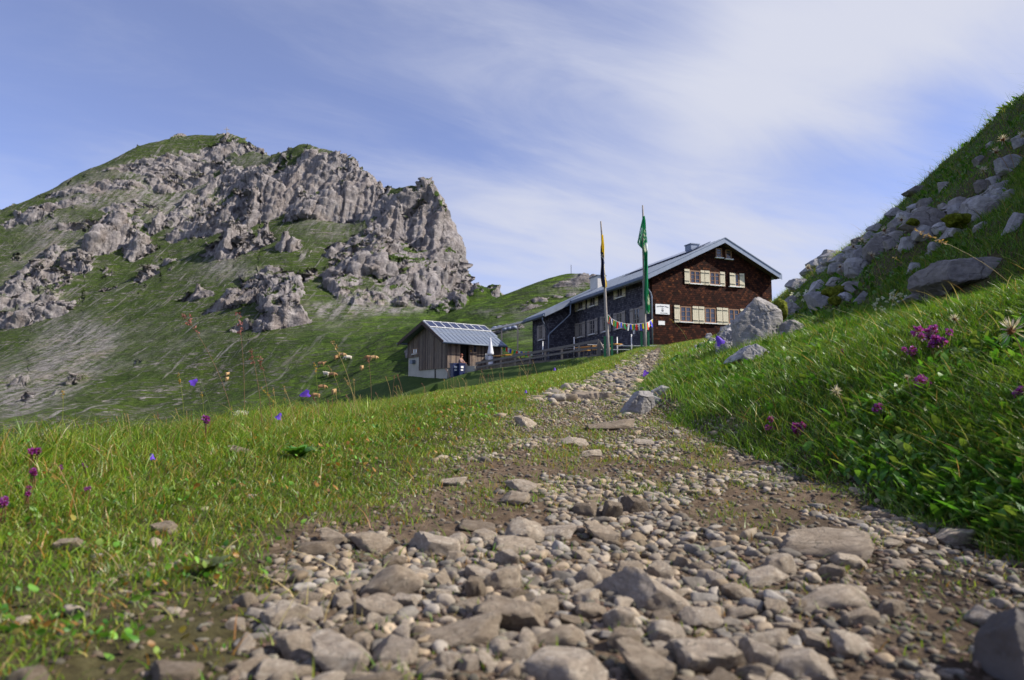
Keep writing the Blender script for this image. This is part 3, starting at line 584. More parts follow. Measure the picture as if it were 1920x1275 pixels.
def build_hut():
    w = MB(); p = [(0, 0, -1.6), (9.7, 0, -1.6), (9.7, 0, zr(9.7)), (5.42, 0, zr(5.42)), (0, 0, zr(0))]
    w.prism(p, (0, .3, 0)); g = w.build('gable_wall', M['shingle_brown'], hut); g['label'] = 'brown sunlit shingled gable wall'
    w = MB(); w.prism([(.003, .003, -1.6), (.003, .003, zr(0)), (.003, 15.5, zr(0)), (.003, 15.5, -1.6)], (.3, 0, 0)); w.box(9.4, 9.697, .3, 15.5, -1.6, zr(9.7))
    # annex on the valley side
    w.prism([(-2.3, 11.78, -1.6), (0, 11.78, -1.6), (0, 11.78, zr(0)), (-2.3, 11.78, zr(-2.3))], (0, .3, 0))
    w.box(-2.3, -2.0, 12.08, 15.5, -1.6, zr(-2.3))
    w.prism([(-2.3, 15.2, -1.6), (9.7, 15.2, -1.6), (9.7, 15.2, zr(9.7)), (5.42, 15.2, zr(5.42)), (-2.3, 15.2, zr(-2.3))], (0, .297, 0))
    s = w.build('side_wall', M['shingle_grey'], hut); s['label'] = 'grey weathered shingled side wall in shade'
    t = .22
    def slab(u0, u1, v0, v1, name, mat, th=t, up=0.0):
        b = MB(); a = [(u0, v0, zr(u0) + up), (u1, v0, zr(u1) + up), (u1, v1, zr(u1) + up), (u0, v1, zr(u0) + up)]
        b.prism(a, (0, 0, th)); return b
    b = slab(-.75, 5.42, -.55, 15.9, 'roof', M['tin']); c = slab(5.42, 10.1, -.55, 15.9, 'roof', M['tin']); c2 = slab(-3.0, -.75, 11.0, 15.9, 'roof', M['tin'])
    b.add(c.v, c.f); b.add(c2.v, c2.f)
    # standing seams across the slope
    for v in np.arange(-.6, 15.9, .55):
        b.bar((-.74, v, zr(-.74) + t + .02), (5.4, v, zr(5.4) + t + .02), .035, .05); b.bar((5.45, v, zr(5.45) + t + .02), (10.05, v, zr(10.05) + t + .02), .035, .05)
        if v > 11.1: b.bar((-2.98, v, zr(-2.98) + t + .02), (-.8, v, zr(-.8) + t + .02), .035, .05)
    rf = b.build('roof', M['tin'], hut); rf['label'] = 'grey sheet metal roof with standing seams'
    sf = MB()
    for (u0, u1) in ((-.72, 5.42), (5.42, 10.07)): sf.prism([(u0, -.52, zr(u0) - .05), (u1, -.52, zr(u1) - .05), (u1, 0, zr(u1) - .05), (u0, 0, zr(u0) - .05)], (0, 0, .045))
    sf.prism([(-.72, 0, zr(-.72) - .05), (0, 0, zr(0) - .05), (0, 11.5, zr(0) - .05), (-.72, 11.5, zr(-.72) - .05)], (0, 0, .045))
    for v in np.arange(.4, 11.5, .9): sf.bar((-.7, v, zr(-.7) - .1), (0, v, zr(0) - .1), .09, .1)
    sf.build('soffit', M['dark_wood'], rf)
    h = .36   # verge boards clad in tin
    for (u0, u1) in ((-.78, 5.42), (5.42, 10.13)):
        vb = MB(); vb.prism([(u0, -.58, zr(u0) - .12), (u1, -.58, zr(u1) - .12), (u1, -.58, zr(u1) - .12 + h), (u0, -.58, zr(u0) - .12 + h)], (0, .027, 0)); vb.build('verge_board', M['tin'], rf)
    vb = MB(); vb.prism([(-3.03, 10.97, zr(-3.03) - .1), (-.75, 10.97, zr(-.75) - .1), (-.75, 10.97, zr(-.75) + .26), (-3.03, 10.97, zr(-3.03) + .26)], (0, .027, 0))
    vb.build('verge_board', M['tin'], rf)
    gt = MB(); ze = zr(-.8) + .02
    gt.tube([(-.86, -.55, ze), (-.86, 11.0, ze - .03)], .085, 8); gt.tube([(-3.12, 11.0, zr(-3.08) + .02), (-3.12, 15.9, zr(-3.08))], .085, 8)
    gt.box(-.78, -.755, -.55, 11, ze - .12, ze + .18); gt.box(-3.03, -3.005, 11, 15.9, zr(-3.03) - .12, zr(-3.03) + .2)
    gt.build('gutter', M['tin_dark'], rf, True)
    d = MB().tube([(-.86, -.4, ze - .05), (-.86, -.3, ze - .25), (-.22, -.12, ze - .85), (-.12, -.1, ze - 1.1), (-.12, -.1, -.3)], .055, 8); d.build('downpipe', M['tin'], hut, True)
    d = MB().tube([(-.86, 10.75, ze - .02), (-.88, 10.8, ze - .9), (-1.2, 11.1, ze - 1.3), (-2.38, 11.66, 1.72), (-2.4, 11.68, 1.5), (-2.4, 11.68, -1.3)], .055, 8)
    d.tube([(-3.1, 11.3, zr(-3.1)), (-3.05, 11.35, zr(-3.1) - .35), (-2.4, 11.68, 1.72)], .05, 8); d.build('downpipe', M['tin'], hut, True)
    ch = MB(); ch.box(1.5, 2.2, 10.6, 11.95, 5.0, 6.55); c = ch.build('chimney', M['pale_plaster'], rf); MB().box(1.42, 2.28, 10.5, 12.05, 6.55, 6.63).build('chimney_cap', M['tin_dark'], rf)
    ch = MB(); ch.box(4.9, 5.6, 2.55, 3.3, 6.6, 7.62); ch.box(4.85, 5.65, 2.5, 3.35, 7.62, 7.68); ch.build('chimney', M['tin'], rf)
    # solar modules standing proud of the slope near the ridge
    for k in range(6):
        v0 = .5 + k * 1.55; q = MB(); q.prism([(3.55, v0, zr(3.55) + t + .1), (5.05, v0, zr(5.05) + t + .1), (5.05, v0 + 1.48, zr(5.05) + t + .1), (3.55, v0 + 1.48, zr(3.55) + t + .1)], (0, 0, .05)); q.build('solar_module', M['panel'], rf)
    def window(axis, c0, c1, z0, z1, mat, cols=2, rows=2, off=0.0):
        """axis 'g' gable (plane v=off) or 's' side (plane u=off)"""
        def bx(mb, a0, a1, zz0, zz1, d0, d1):
            if axis == 'g': mb.box(a0, a1, off - d1, off - d0, zz0, zz1)
            else: mb.box(off - d1, off - d0, a0, a1, zz0, zz1)
        f = MB(); b = .07
        bx(f, c0, c1, z0, z0 + b, .0, .05); bx(f, c0, c1, z1 - b, z1, .0, .05); bx(f, c0, c0 + b, z0 + b, z1 - b, .0, .05); bx(f, c1 - b, c1, z0 + b, z1 - b, .0, .05)
        for i in range(1, cols): x = c0 + (c1 - c0) * i / cols; bx(f, x - .04, x + .04, z0 + b, z1 - b, .0, .052)
        ed = [c0 + b] + [c0 + (c1 - c0) * i / cols for i in range(1, cols)] + [c1 - b]
        for j in range(1, rows + 1 - (rows < 2)):
            zz = z0 + (z1 - z0) * j / (rows + 1)
            for i in range(cols): bx(f, ed[i] + (.04 if i else 0), ed[i + 1] - (.04 if i < cols - 1 else 0), zz - .014, zz + .014, .006, .035)
        wo = f.build('window', mat, hut); pn = MB(); bx(pn, c0 + .04, c1 - .04, z0 + .04, z1 - .04, -.04, .015); pn.build('pane', M['glass'], wo)
        sl = MB(); bx(sl, c0 - .08, c1 + .08, z0 - .06, z0 - .003, 0, .14); sl.build('sill', M['white_paint'], wo); return wo
    def shutter(axis, c0, c1, z0, z1, off=0.0, mat='cream_wood', tilt=0.0, label=None):
        f = MB(); n = 3
        def bx(a0, a1, zz0, zz1, d0, d1):
            if axis == 'g': f.box(a0, a1, off - d1, off - d0, zz0, zz1)
            else: f.box(off - d1, off - d0, a0, a1, zz0, zz1)
        for i in range(n):
            a = c0 + (c1 - c0) * i / n; bx(a + .004, a + (c1 - c0) / n - .004, z0, z1, .03, .06)
        for zz in (z0 + .16, z1 - .2): bx(c0 + .02, c1 - .02, zz, zz + .07, .06, .08)
        o = f.build('shutter', M[mat], hut)
        h = MB(); f = h
        for zz in (z0 + .18, z1 - .18): bx(c0 - .02, c0 + (c1 - c0) * .8, zz, zz + .025, .08, .09)
        h.build('strap_hinge', M['iron'], o)
        if label: o['label'] = label
    bw = M['brown_wood']
    window('g', 5.04, 5.55, 6.1, 6.74, bw, 1, 2); window('g', 5.85, 6.34, 6.06, 6.7, bw, 1, 2)
    window('g', 2.92, 3.72, 4.17, 5.05, bw, 2, 2); window('g', 4.5, 5.3, 4.17, 5.05, bw, 2, 2); window('g', 6.12, 6.9, 4.17, 5.05, bw, 2, 2)
    for a, b in ((2.48, 2.89), (3.75, 4.06), (4.1, 4.48), (5.33, 5.72), (6.94, 7.34)): shutter('g', a, b, 4.12, 5.11)
    shutter('g', 6.08, 6.55, 4.12, 5.08, -.052, 'cream_wood', label='cream shutter half closed over its window')
    for a in (2.08, 4.02, 5.95): window('g', a, a + .86, 1.55, 2.58, bw, 2, 2)
    for a, b in ((1.62, 2.05), (3.04, 3.5), (3.54, 3.97), (4.97, 5.42), (5.46, 5.9), (6.9, 7.35)): shutter('g', a, b, 1.48, 2.63)
    gw = M['grey_wood']
    window('s', 3.86, 4.6, 3.72, 4.38, gw, 2, 1); shutter('s', 3.4, 3.82, 3.66, 4.4, mat='cream_wood'); shutter('s', 4.66, 5.1, 3.66, 4.42, mat='cream_wood')
    window('s', 8.15, 8.85, 3.7, 4.36, gw, 2, 1); window('s', 10.3, 11.0, 3.7, 4.34, gw, 2, 1)
    for a, b in ((7.6, 8.05), (8.95, 9.4), (9.76, 10.22), (11.1, 11.68)): shutter('s', a, b, 3.62, 4.38, mat='cream_wood')
    for (c0, c1, s1, s2, d1, d2) in ((10.42, 11.08, 9.87, 10.36, 11.14, 11.72), (8.18, 9.0, 7.72, 8.12, 9.06, 9.52), (6.0, 6.8, 5.6, 5.95, 6.87, 7.3), (4.0, 4.72, 3.5, 3.94, 4.78, 5.2), (1.56, 2.34, 1.1, 1.52, 2.4, 2.84)):
        window('s', c0, c1, 1.5, 2.62, gw, 2, 2); shutter('s', s1, s2, 1.4, 2.66, mat='grey_wood'); shutter('s', d1, d2, 1.4, 2.66, mat='grey_wood')
    window('s', 13.15, 13.85, 1.45, 2.62, gw, 2, 2, -2.3); shutter('s', 12.55, 13.1, 1.36, 2.64, -2.3, 'grey_wood'); shutter('s', 13.9, 14.32, 1.36, 2.66, -2.3, 'grey_wood')
    st = MB(); st.box(1.2, 1.9, -.5, -.02, -.4, -.05); st.build('step', M['red_brick'], hut)
    lm = MB(); lm.box(-.5, .0, 1.6, 1.66, 1.3, 1.36); lm.box(-.5, -.4, 1.58, 1.68, .8, 1.3); lm.build('wall_lamp', M['white_paint'], hut)
build_hut()
def text(name, body, size, loc, rot, mat, parent, ext=.004, arc=0.0):
    cu = bpy.data.curves.new(name, 'FONT'); cu.body = body; cu.size = size; cu.align_x = 'CENTER'; cu.align_y = 'CENTER'; cu.extrude = ext; cu.resolution_u = 2
    o = bpy.data.objects.new(name, cu); C.objects.link(o); dg = bpy.context.evaluated_depsgraph_get(); me = bpy.data.meshes.new_from_object(o.evaluated_get(dg))
    C.objects.unlink(o); bpy.data.objects.remove(o)
    if arc:
        for v in me.vertices: v.co.y -= arc * v.co.x ** 2
    me.materials.clear(); me.materials.append(mat); t = mobj(name, me, parent, loc); t.rotation_euler = rot; return t
def hut_pt(u, v, w): return HUT0 + Vector((u * math.cos(HA) - v * math.sin(HA), u * math.sin(HA) + v * math.cos(HA), w))
def build_signs():
    s = tag(empty('hut_sign', hut_pt(.72, -.03, 2.3), HA), 'large white name board with arched lettering and a dark emblem on the gable wall', 'sign')
    MB().box(-.53, .53, -.03, 0, -.33, .33).build('board', M['white_paint'], s)
    R_ = (math.pi / 2, 0, 0); tt = lambda b, sz, x, z, arc=0: text('lettering', b, sz, (x, -.034, z), R_, M['ink'], s, .003, arc)
    tt('Nördlinger Hütte', .125, 0, .2, .28); tt('2239 m', .06, 0, .07)
    tt('Sektion Nördlingen', .07, .1, -.25)
    e = MB().tube([(0, -.03, -.07), (0, -.038, -.07)], .085, 16); e.build('emblem', M['ink'], s); MB().tube([(.02, -.038, -.05), (.02, -.042, -.05)], .04, 10).build('emblem_star', M['white_paint'], s)
    o = tag(MB().box(-.24, .24, -.025, 0, -.13, .13).build('notice', M['white_paint'], None), 'small white notice plate below the hut name board', 'sign'); o.location = hut_pt(.64, -.01, 1.4); o.rotation_euler = (0, 0, HA)
build_signs()
# ------------------------------------------------------------------ shed
SH0 = at(838, 725, 52); SA = math.radians(36.5)
def sh_pt(u, v, w): return SH0 + Vector((u * math.cos(SA) - v * math.sin(SA), u * math.sin(SA) + v * math.cos(SA), w))
def build_shed():
    sh = tag(empty('wooden_shed', SH0, SA), 'weathered board shed on a concrete plinth with solar panels along its roof ridge', 'shed')
    Lu, Wv = 5.26, 6.8; zl = lambda v: 3.78 + .54 * v if v < 2.9 else 3.78 + .54 * 2.9 - .335 * (v - 2.9)
    m, nt, N, L, B = new_mat('weathered_boards')
    tc = N.new('ShaderNodeTexCoord').outputs['Object']; a = N.new('ShaderNodeAttribute'); a.attribute_name = 'col'
    n = nz(N, L, tc, 3, 6, .6, .2, (9, 9, .5)); n2 = nz(N, L, tc, .9, 4)
    c = ramp(N, L, n, [(.25, (.075, .06, .058)), (.5, (.17, .14, .125)), (.75, (.28, .23, .185))]); c = mixc(N, L, ramp(N, L, n2, [(.45, (0,) * 3), (.7, (.35,) * 3)]), c, (.25, .17, .11))
    sp = N.new('ShaderNodeSeparateXYZ'); L.new(tc, sp.inputs[0]); wn = N.new('ShaderNodeTexWhiteNoise'); wn.noise_dimensions = '1D'
    L.new(mth(N, L, 'FLOOR', mth(N, L, 'MULTIPLY', mth(N, L, 'ADD', mth(N, L, 'MAXIMUM', sp.outputs[0], .0), mth(N, L, 'MULTIPLY', sp.outputs[1], 1.03)), 5.75)), wn.inputs['W'])
    c = mixc(N, L, 1.0, c, ramp(N, L, wn.outputs['Value'], [(0, (.5, .47, .5)), (.5, (.85, .83, .82)), (1, (1.3, 1.25, 1.15))]), 'MULTIPLY')
    L.new(c, B.inputs['Base Color']); B.inputs['Roughness'].default_value = .9; B.inputs['Specular IOR Level'].default_value = .15; M['board'] = m
    # boards: every board its own box inside one wall mesh
    w = MB(); rr = random.Random(3)
    def vboards(axis, a0, a1, z0f, z1f, wd=.17, off=0.0):
        k = int((a1 - a0) / wd)
        for i in range(k):
            p0 = a0 + (a1 - a0) * i / k; p1 = a0 + (a1 - a0) * (i + 1) / k - .012; d = .025 + rr.random() * .022; mid = (p0 + p1) / 2
            if axis == 'u': w.box(p0, p1, -d, .08, z0f(mid), z1f(mid) - .02)
            else: w.box(-d, .08, p0, p1, z0f(mid), z1f(mid) - .05)
    vboards('u', .0, 1.22, lambda x: 1.5, lambda x: 3.78); vboards('u', 1.22, 2.07, lambda x: 3.52, lambda x: 3.78); vboards('u', 2.07, Lu, lambda x: 1.5, lambda x: 3.78)
    vboards('v', .09, 4.68, lambda x: 1.48, zl); vboards('v', 4.68, 4.98, lambda x: 2.66, zl); vboards('v', 4.98, 5.84, lambda x: 3.42, zl); vboards('v', 4.98, 5.84, lambda x: 2.66, lambda x: 2.95); vboards('v', 5.84, Wv, lambda x: 2.66, zl)
    wl = w.build('board_wall', M['board'], sh)
    b = MB(); b.box(Lu - .1, Lu - .02, .1, Wv, 1.4, 3.78); b.prism([(Lu - .1, .1, 3.77), (Lu - .1, Wv, 3.77), (Lu - .1, 2.9, 5.2)], (.08, 0, 0)); b.box(.1, Lu - .1, Wv - .1, Wv - .02, 1.4, 3.72); b.build('rear_wall', M['board'], sh)
    p = MB(); p.box(.06, Lu - .05, .06, Wv - .05, -1.6, 1.5); p.box(.061, .4, 4.7, Wv - .051, 1.5, 2.67); p.build('plinth', M['concrete'], sh)
    MB().box(.3, Lu - .3, .3, Wv - .3, 1.5, 1.55).build('floor', M['grey_wood'], sh)
    MB().tube([(.02, 1.95, 1.48), (.02, 1.95, -1.2)], .05, 6).build('drain_pipe', M['iron'], sh)
    MB().box(-.25, .07, 5.45, 5.95, 2.1, 2.42).build('vent_box', M['tin_dark'], sh)
    ro = MB()
    def sl(v0, v1, u0, u1, up, th): ro.prism([(u0, v0, zl(v0) + up), (u0, v1, zl(v1) + up), (u1, v1, zl(v1) + up), (u1, v0, zl(v0) + up)], (0, 0, th))
    sl(-.62, 1.25, -.72, 5.5, .02, .07); sl(.95, 2.9, -.72, 5.62, .1, .07); sl(2.9, 7.3, -.72, 5.62, .1, .07)
    for u in np.arange(-.7, 5.5, .42):
        ro.bar((u, -.6, zl(-.6) + .1), (u, .95, zl(.95) + .1), .03, .05); ro.bar((u, .97, zl(.97) + .18), (u, 2.85, zl(2.85) + .18), .03, .05)
    rf = ro.build('roof', M['tin'], sh)
    f = MB()
    for (v0, v1) in ((-.64, 2.9), (2.9, 7.34)): f.prism([(-.76, v0, zl(v0) - .14), (-.76, v1, zl(v1) - .14), (-.76, v1, zl(v1) + .18), (-.76, v0, zl(v0) + .18)], (.035, 0, 0))
    f.build('barge_board', M['dark_wood'], rf)
    MB().tube([(-.78, -.68, zl(-.62) + .0), (5.5, -.68, zl(-.62) - .03)], .06, 8).build('gutter', M['tin_dark'], rf, True)
    MB().tube([(-.8, 7.36, zl(7.3) + .05), (5.6, 7.36, zl(7.3) + .02)], .06, 8).build('gutter', M['tin_dark'], rf, True)
    for k in range(8):
        u0 = -.62 + k * .765; q = MB(); va, vb = 1.75, 2.86
        q.prism([(u0, va, zl(va) + .2), (u0, vb, zl(vb) + .2), (u0 + .75, vb, zl(vb) + .2), (u0 + .75, va, zl(va) + .2)], (0, 0, .04)); sp = q.build('solar_panel', M['panel'], sh)
        q = MB()
        for (A, Bb) in (((u0, va), (u0, vb)), ((u0 + .75, va), (u0 + .75, vb)), ((u0, va), (u0 + .75, va)), ((u0, vb), (u0 + .75, vb))): q.bar((A[0], A[1], zl(A[1]) + .235), (Bb[0], Bb[1], zl(Bb[1]) + .235), .035, .05)
        q.build('panel_frame', M['white_paint'], sp)
    MB().box(1.26, 2.04, .35, .4, 1.5, 3.5).build('doorway', M['interior'], sh)
    d = MB()
    for i in range(4): d.box(2.1 + i * .165, 2.1 + i * .165 + .155, -.1, -.055, 1.62, 3.5)
    d.bar((2.1, -.12, 1.9), (2.74, -.12, 2.5), .03, .1); d.box(2.1, 2.75, -.13, -.1, 2.75, 2.85); dd = d.build('door', M['board'], sh)
    MB().box(2.45, 2.7, -.118, -.1, 2.9, 3.4).build('door_window', M['glass'], dd); MB().ball((2.16, -.15, 2.95), .06).build('door_knob', M['yellow_wood'], dd, True)
    wf = MB()
    for (y0, y1, z0, z1) in ((4.98, 5.84, 2.95, 3.0), (4.98, 5.84, 3.37, 3.42), (4.98, 5.03, 3.0, 3.37), (5.79, 5.84, 3.0, 3.37), (5.38, 5.44, 3.0, 3.37)): wf.box(-.05, .05, y0, y1, z0, z1)
    wi = wf.build('window', M['brown_wood'], sh); MB().box(0, .02, 5.03, 5.79, 3.0, 3.37).build('pane', M['glass'], wi)
    MB().box(-.03, -.005, 5.1, 5.3, 3.02, 3.34).build('curtain', M['white_paint'], wi); MB().box(-.03, -.005, 5.5, 5.7, 3.02, 3.34).build('curtain', M['white_paint'], wi); MB().box(-.16, .0, 4.95, 5.87, 2.9, 2.948).build('sill', M['white_paint'], wi)
    n = tag(MB().box(0, .55, -.09, -.05, 0, .5).build('notice_board', M['white_paint']), 'small white notice board on the shed front beside the folded parasol', 'notice board'); n.location = sh_pt(3.62, 0, 2.3); n.rotation_euler = (0, 0, SA)
build_shed()
# ------------------------------------------------------------------ terrace, fence, furniture
FA = Vector((5.16, 38.5, 3.12)); FB = Vector((-2.75, 50.0, 2.66))
def build_terrace():
    t = MB(); hp = [hut_pt(0, 0, 0), hut_pt(0, 11.8, 0), hut_pt(-2.3, 11.8, 0), hut_pt(-2.3, 15.5, 0)]; s1 = sh_pt(5.2, 0, 0); s2 = sh_pt(.3, 0, 0); e = FB + Vector((-.9, 1.0, 0))
    poly = [(FA.x + .35, FA.y + .15), (8.4, 41.0)] + [(p.x, p.y) for p in hp] + [(s1.x, s1.y), (s2.x, s2.y), (e.x, e.y), (FB.x + .15, FB.y + .25)]
    t.prism([(x, y, 2.35) for x, y in poly], (0, 0, .82)); tag(t.build('terrace', simple('terrace_gravel', (.15, .135, .12), .95, .3, 6)), 'paved terrace between the hut, the fence and the shed', 'terrace', kind='structure')
    f = tag(empty('wooden_fence', (0, 0, 0)), 'long grey wooden rail fence along the terrace edge', 'fence')
    n = 8; ts = [0, .13, .25, .375, .5, .625, .755, .885, 1.0]
    P = [FA.lerp(FB, t_) for t_ in ts]
    for i, p in enumerate(P):
        b = MB(); b.bar(p + Vector((0, 0, -.5)), p + Vector((0, 0, .93 - .2 * ts[i])), .13 if i else .2, .13 if i else .2); b.build('post', M['fence_wood'], f)
    MB().bar(FA + Vector((.55, -.35, -.25)), FA + Vector((.02, 0, .85)), .12, .12).build('brace', M['fence_wood'], f)
    top = lambda p, t_: p + Vector((-.02, -.09, 0)) + Vector((0, 0, .90 - .2 * t_))
    for (off, hh) in ((0, .16), (-.38, .13)):
        MB().bar(top(FA, 0) + Vector((0, 0, off)), top(FB, 1) + Vector((0, 0, off * .85)), .05, hh).build('rail', M['fence_wood'], f)
    MB().bar(FA + Vector((-.03, -.1, .02)), FB + Vector((-.03, -.1, .0)), .05, .1).build('rail', M['fence_wood'], f)
    rr = random.Random(5); dirf = (FB - FA).normalized(); nrm = Vector((-dirf.y, dirf.x, 0)) * -1
    # beer tables with benches behind the fence
    def table_set(kind, c, ang, L_, mat, lab):
        o = tag(empty(kind, c, ang), lab, kind.split('_')[-1], 'terrace tables and benches'); h = .75 if 'table' in kind else .46; wd = .6 if 'table' in kind else .26
        m_ = MB(); m_.box(-L_ / 2, L_ / 2, -wd / 2, wd / 2, h - .035, h); m_.build('table_top' if 'table' in kind else 'seat', mat, o)
        for sx in (-1, 1):
            l = MB(); x = sx * (L_ / 2 - .25); l.bar((x, -wd / 2 + .04, 0), (x, -wd / 2 + .06, h - .035), .04, .04); l.bar((x, wd / 2 - .04, 0), (x, wd / 2 - .06, h - .035), .04, .04); l.bar((x, -wd / 2 + .05, .2), (x, wd / 2 - .05, .2), .03, .03); l.build('leg', M['iron'], o)
    fa = math.atan2(dirf.y, dirf.x); zt = 3.175
    labs = ['yellow varnished terrace table behind the fence', 'grey wooden terrace table']
    spots = [(.06, 1.6, 'beer_table', 'yellow_wood', 'varnished yellow table behind the uphill end post of the fence'), (.06, .95, 'beer_bench', 'yellow_wood', 'yellow bench in front of the table nearest the uphill fence post'),
             (.2, 1.5, 'beer_table', 'yellow_wood', 'varnished yellow table second from the uphill end of the fence'), (.2, .9, 'beer_bench', 'yellow_wood', 'yellow bench second from the uphill end of the fence'),
             (.36, 1.6, 'beer_table', 'grey_wood', 'grey weathered table behind the uphill half of the fence'), (.36, 1.0, 'beer_bench', 'grey_wood', 'grey bench at the weathered table behind the uphill half of the fence'),
             (.53, 1.5, 'beer_table', 'grey_wood', 'grey weathered table behind the middle of the fence'), (.53, .9, 'beer_bench', 'grey_wood', 'grey bench behind the middle of the fence'),
             (.7, 1.4, 'beer_table', 'grey_wood', 'grey weathered table behind the lower half of the fence'), (.87, 1.2, 'beer_table', 'yellow_wood', 'lone yellow table at the shed end of the fence')]
    for (t_, off, kind, mat, lab) in spots:
        p = FA.lerp(FB, t_) + nrm * off; p.z = zt; table_set(kind, p, fa, 1.75, M[mat], lab)
    for (px, py, Y, L_, kind, lab) in ((1135, 646, 39.8, 2.2, 'picnic_bench', 'pale plank bench right behind the shorter flagpole'), (1195, 648, 39.6, 2.4, 'picnic_bench', 'pale plank bench behind the taller flagpole'), (1150, 655, 38.9, 1.9, 'picnic_bench', 'low pale plank bench between the two flagpoles')):
        p = at(px, py, Y); p.z -= .46; table_set(kind, p, math.radians(3), L_, M['white_paint'], lab)
    for (px, Y, hh, lab) in ((1077, 42.5, 1.5, 'slim pale post on the terrace left of the shorter flagpole'), (1158, 41.0, 1.35, 'slim pale post on the terrace midway between the flagpoles'), (1185, 40.7, 1.5, 'slim pale post on the terrace left of the taller flagpole'), (1018, 45.5, 1.5, 'slim pale post by the hut annex downpipe')):
        x = (px - CX) / F * Y; q = MB().tube([(x, Y, 3.1), (x, Y, 3.1 + hh)], .035, 6); q.ball((x, Y, 3.1 + hh), .045); tag(q.build('post', M['white_paint'], None, True), lab, 'post', 'slim posts on the terrace')
    # folded parasol
    pz = sh_pt(3.1, -1.6, 0); pz.z = 3.17; u = tag(empty('parasol', pz), 'folded white parasol in front of the shed', 'parasol')
    MB().tube([(0, 0, 0), (0, 0, 2.35)], .03, 8).build('pole', M['grey_wood'], u)
    mb = MB(); 
    for (z0, z1, r0, r1) in ((.1, .98, .22, .2), (1.03, 2.45, .3, .03)):
        pts = [(0, 0, z0 + (z1 - z0) * i / 8) for i in range(9)]; rad = [r0 + (r1 - r0) * (i / 8) ** .9 for i in range(9)]; mb.tube(pts, rad, 12)
    for i, v in enumerate(mb.v):
        a = math.atan2(v[1], v[0]); k = 1 + .14 * math.sin(6 * a); mb.v[i] = (v[0] * k, v[1] * k, v[2])
    mb.build('canopy', simple('white_canvas', (.62, .63, .68), .8, .08, 6), u, True); MB().tube([(0, 0, .97), (0, 0, 1.03)], .21, 12).build('strap', M['iron'], u)
    # blue bins and ledge under the shed door
    for (px, lab) in ((851.5, 'dark blue lidded bin against the shed plinth, nearer the shed corner'), (863.5, 'dark blue lidded bin standing beside the grey ledge')):
        p = at(px, 707, 50.2); o = tag(empty('storage_bin', p, SA), lab, 'bin', 'blue bins below the shed door'); b = MB(); b.prism([(-.24, -.2, 0), (.24, -.2, 0), (.24, .22, 0), (-.24, .22, 0)], (0, 0, .1))
        b = MB(); b.add([(-.2, -.2, 0), (.2, -.2, 0), (.2, .2, 0), (-.2, .2, 0), (-.25, -.25, 1.0), (.25, -.25, 1.0), (.25, .25, 1.0), (-.25, .25, 1.0)], [(0, 3, 2, 1), (4, 5, 6, 7), (0, 1, 5, 4), (1, 2, 6, 5), (2, 3, 7, 6), (3, 0, 4, 7)])
        b.build('bin_body', M['blue_plastic'], o); MB().box(-.27, .27, -.28, .27, 1.0, 1.07).build('lid', M['blue_plastic'], o)
        MB().box(-.13, .1, -.262, -.25, .68, .84).build('sticker', M['white_paint'], o); MB().box(-.13, .08, -.255, -.24, .48, .58).build('sticker', M['white_paint'], o)
    a = at(868, 688, 50.6); b_ = FB + Vector((-.1, .2, 0)); q = MB(); q.prism([(a.x, a.y, 2.2), (b_.x, b_.y, 2.2), (b_.x + .5, b_.y + .9, 2.2), (a.x + .5, a.y + .9, 2.2)], (0, 0, .98)); tag(q.build('ledge', M['concrete']), 'grey concrete ledge between the shed door and the fence end', 'ledge')
    # dry stone wall behind the terrace
    w0 = at(938, 668, 57.5); w1 = at(1000, 662, 58.5); mb = MB(); rw = random.Random(9)
    d = (w1 - w0); d.z = 0; ln = d.length; d.normalize(); n_ = Vector((-d.y, d.x, 0))
    for r in range(7):
        s = -.3
        while s < ln + .3:
            wd = rw.uniform(.25, .55); c = w0 + d * (s + wd / 2) + n_ * rw.uniform(-.04, .04); z = 3.0 + r * .21
            mb.bar(Vector((c.x, c.y, z)) - d * (wd / 2 - .01), Vector((c.x, c.y, z)) + d * (wd / 2 - .01), .45, .195); s += wd
    tag(mb.build('stone_wall', simple('drystone', (.30, .25, .2), .9, .4, 3)), 'low dry stone wall behind the terrace between shed and hut', 'wall')
    # long beam of the goods lift landing running from shed roof to hut eave
    a = at(921, 618, 60.5); b = at(988, 602.5, 58.0); o = tag(empty('covered_beam', (0, 0, 0)), 'long pale beam sloping from the shed roof up to the hut eave', 'beam')
    MB().bar(a, b, .3, .16).build('beam', M['pale_plaster'], o)
    for t_ in (.3, .75):
        p = a.lerp(b, t_); MB().bar((p.x, p.y, p.z - .1), (p.x, p.y, p.z - 2.6), .12, .12).build('support', M['grey_wood'], o)
    p = at(946, 614, 62); k = MB()
    for i in range(5): k.ball((p.x - .9 + i * .45, p.y, p.z - .1 + .1 * math.sin(i * 2.1)), (.35, .35, .22), 8, 5)
    tag(k.build('tarpaulin', simple('grey_blue_tarp', (.2, .23, .32), .6, .3, 2), None, True), 'crumpled grey blue tarpaulin heap under the pale beam', 'tarpaulin')
build_terrace()
